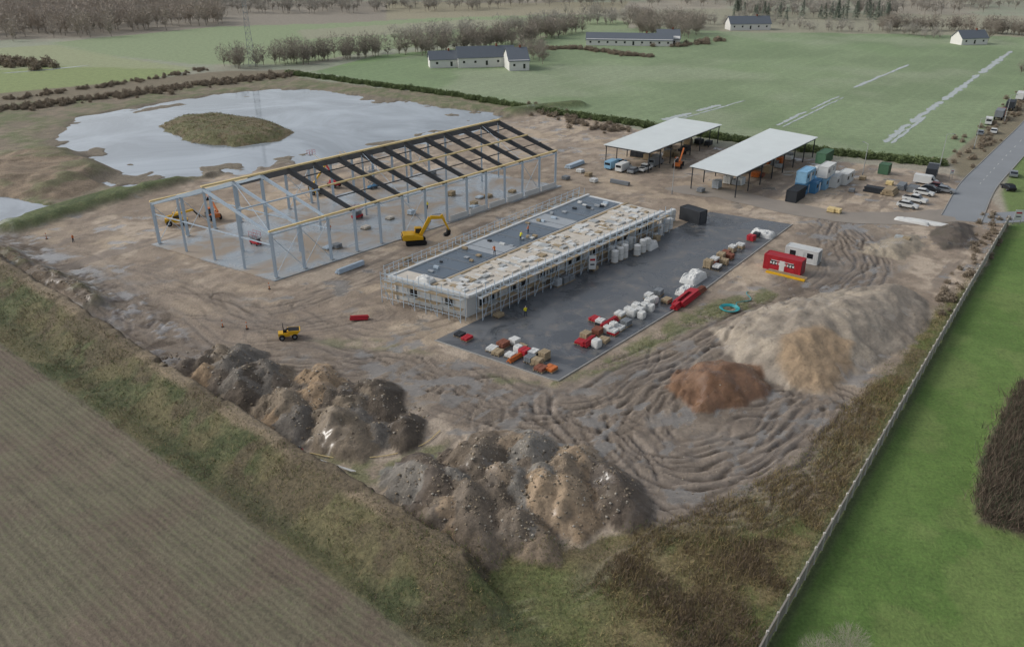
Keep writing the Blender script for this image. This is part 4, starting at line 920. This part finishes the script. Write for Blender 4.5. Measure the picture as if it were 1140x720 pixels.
mass('distant_bushes',along([(0,112),(120,96),(230,78)],110,2,(1.2,2.4)),PS,sh_b)
mass('hedge',along([(320,82),(400,93),(500,106),(600,124)],420,.9,(2.0,2.9)),PS,hedge_far)
mass('hedge',along([(600,124),(700,138),(760,148),(880,166),(985,178),(1050,184)],560,.8,(2.0,2.9)),PS,hedge_far)
mass('brown_scrub',along([(590,118),(650,138),(700,148)],90,3,(1.2,2.4)),PS,sh_b)
mass('brown_scrub',along([(1062,186),(1100,148),(1140,108),(1200,66)],170,2,(1,2.3)),PS,sh_b)
mass('brown_scrub',along([(1110,240),(1085,290),(1045,345)],60,1.5,(.8,1.8)),PS,sh_b)
def one_tree(px,py,h,i,mats,name='bare_tree'):
    V,F,Mi=PN[i%4]; x,y=G(px,py); fast_mesh(name,V*(h/9),F,Mi,mats,(x,y,0))
for i,(px,py,h) in enumerate([(604,72,11),(590,60,10),(712,40,15),(725,42,13),(1100,46,12),(470,62,12),(1136,84,7)]): one_tree(px,py,h,i,mid_m)
for i,(px,py) in enumerate([(938,752),(902,762)]):
    V,F,Mi=tree_proto(5.5,91+i,1800,.011,2600,.2); x,y=G(px,py); fast_mesh('bare_tree',V,F,Mi,[barkm,twig2],(x,y,0))
def tufts(name,cands,n,hgt,wid,nb,mats,wts,spread=.25):
    k=len(cands); x=cands[:,0];y=cands[:,1]; z=terrain(x[None,:],y[None,:])[0][0]
    B=np.repeat(np.stack([x,y,z],1),nb,0); Nn=len(B); s=np.repeat(rng.uniform(.5,1.5,k),nb)
    B[:,0]+=rng.normal(size=Nn)*spread*s; B[:,1]+=rng.normal(size=Nn)*spread*s; B[:,2]-=.05
    D=np.stack([rng.normal(size=Nn)*.6,rng.normal(size=Nn)*.6,np.ones(Nn)],1); D/=np.linalg.norm(D,axis=1)[:,None]; L_=hgt*s*rng.uniform(.5,1.2,Nn)
    a=rng.random(Nn)*6.28; S=np.stack([np.cos(a),np.sin(a),np.zeros(Nn)],1)*(wid*rng.uniform(.6,1.4,Nn))[:,None]
    V=np.stack([B-S,B+S,B+D*L_[:,None]],1).reshape(-1,3); Mi=np.where(rng.random(Nn)<.6,np.repeat(rng.choice(len(mats),k,p=wts),nb),rng.choice(len(mats),Nn,p=wts))
    return fast_mesh(name,V,np.arange(3*Nn).reshape(-1,3),Mi,mats)
def cand(P,n,th=None,ns=6,seed=5):
    lo,hi=P.min(0),P.max(0); c=rng.uniform(lo,hi,(n*6,2)); s=poly_sd(c[:,0],c[:,1],P); k=s>.2
    if th is not None: k&=(fbm(c[:,0]/ns,c[:,1]/ns,seed)+rng.normal(size=len(c))*.05)>th
    return c[k][:n]
dtw=M('dark_twig','5c5145',.95)
tufts('rough_grass',cand(ROUGH,14000),0,.3,.03,7,[straw,grassg,reed],[.35,.45,.2],.3)
tufts('brown_scrub',cand(GP([(700,600),(850,530),(980,420),(1010,420),(850,715),(840,740),(640,740)]),2800,.48),0,.65,.03,12,[reed,straw,twig],[.4,.4,.2],.4)
tufts('dark_scrub',cand(GP([(640,640),(760,600),(870,600),(880,640),(840,740),(600,740)]),800,.53,5,9),0,.7,.028,16,[twig,dtw,reed],[.4,.2,.4],.45)
BERM=np.vstack([RIDGE,GP([(560,700),(475,720),(0,386),(-200,262)])])
tufts('rough_grass',cand(BERM,10000),0,.32,.03,7,[grassg,straw,M('grass_dark','4a5530',.9),reed],[.38,.17,.3,.15],.3)
tufts('brown_scrub',cand(BERM,1300,.52,6,11),0,.6,.03,14,[reed,twig],[.5,.5],.4)
tufts('rough_grass',cand(GREENP2,1500),0,.22,.03,7,[grassg,straw],[.8,.2],.3)
tufts('rough_grass',cand(ISLAND,1500),0,.5,.05,6,[reed,straw,grassg],[.4,.3,.3],.4)
c=cand(grow(BED,.97),3000); tufts('shrub_bed',c,0,1.2,.04,20,[dtw,twig,leafd],[.4,.4,.2],.5)
def clods(name,P,n,m,sz):
    c=cand(P,n); z=terrain(c[None,:,0],c[None,:,1])[0][0]; k=len(c)
    ico=np.array([(1,0,0),(-1,0,0),(0,1,0),(0,-1,0),(0,0,1),(0,0,-1)],float); fi=np.array([(0,2,4),(2,1,4),(1,3,4),(3,0,4),(2,0,5),(1,2,5),(3,1,5),(0,3,5)])
    s=sz[0]+(sz[1]-sz[0])*rng.random(k)**3; V=ico[None]*s[:,None,None]*rng.uniform(.6,1.3,(k,6,1)); a=rng.random(k)*6.28; ca,sa=np.cos(a)[:,None],np.sin(a)[:,None]
    V=np.stack([V[...,0]*ca-V[...,1]*sa+c[:,None,0],V[...,0]*sa+V[...,1]*ca+c[:,None,1],V[...,2]*.6+z[:,None]],-1).reshape(-1,3)
    F=(fi[None]+(np.arange(k)*6)[:,None,None]).reshape(-1,3); fast_mesh(name,V,F,rng.integers(0,len(m),k).repeat(8),m)
soilm=[M('soil_clod','837868',.95),M('soil_clod_tan','948671',.95),M('soil_clod_dark','746a5c',.95),M('rubble_pale','a39c90',.9)]
clods('soil_clods',HEAP1,1800,soilm,(.05,.26)); clods('soil_clods',HEAP2,2200,soilm,(.05,.26)); clods('soil_clods',GRAV,400,soilm[:2],(.05,.16)); clods('soil_clods',GP([(0,280),(110,330),(110,350),(0,300)]),300,soilm,(.1,.3))
clods('soil_clods',MUDZ,1500,soilm,(.05,.14))
print('veg',time.time()-T0)
# ------------------------------------------------------------------ light, sky, camera
w=bpy.data.worlds.new('World'); sc.world=w; w.use_nodes=True; nt=w.node_tree; bg=nt.nodes['Background']
sky=nt.nodes.new('ShaderNodeTexSky'); sky.sky_type='NISHITA'; sky.sun_disc=False; EL,AZ=math.radians(35),math.radians(-80)
sky.sun_elevation=EL; sky.sun_rotation=AZ; sky.air_density=1; sky.dust_density=3
hs=nt.nodes.new('ShaderNodeHueSaturation'); hs.inputs['Saturation'].default_value=.4
nt.links.new(sky.outputs[0],hs.inputs['Color']); nt.links.new(hs.outputs[0],bg.inputs[0]); bg.inputs[1].default_value=.15
sl=bpy.data.lights.new('sun','SUN'); sl.energy=1.1; sl.angle=math.radians(20); sl.color=(1,.98,.95); so=bpy.data.objects.new('sun',sl); sc.collection.objects.link(so)
dv=Vector((math.sin(AZ)*math.cos(EL),math.cos(AZ)*math.cos(EL),math.sin(EL))); so.rotation_euler=dv.to_track_quat('Z','Y').to_euler(); so.location=(0,0,80)
cd=bpy.data.cameras.new('camera'); cam=bpy.data.objects.new('camera',cd); sc.collection.objects.link(cam); sc.camera=cam
cd.sensor_width=36; cd.lens=FPX/1140*36; cd.clip_end=9000; cam.location=(0,0,HC); cam.rotation_euler=(math.pi/2-TH,0,0)
sc.view_settings.view_transform='Standard'; sc.view_settings.look='None'; sc.view_settings.exposure=0
print('done',time.time()-T0)
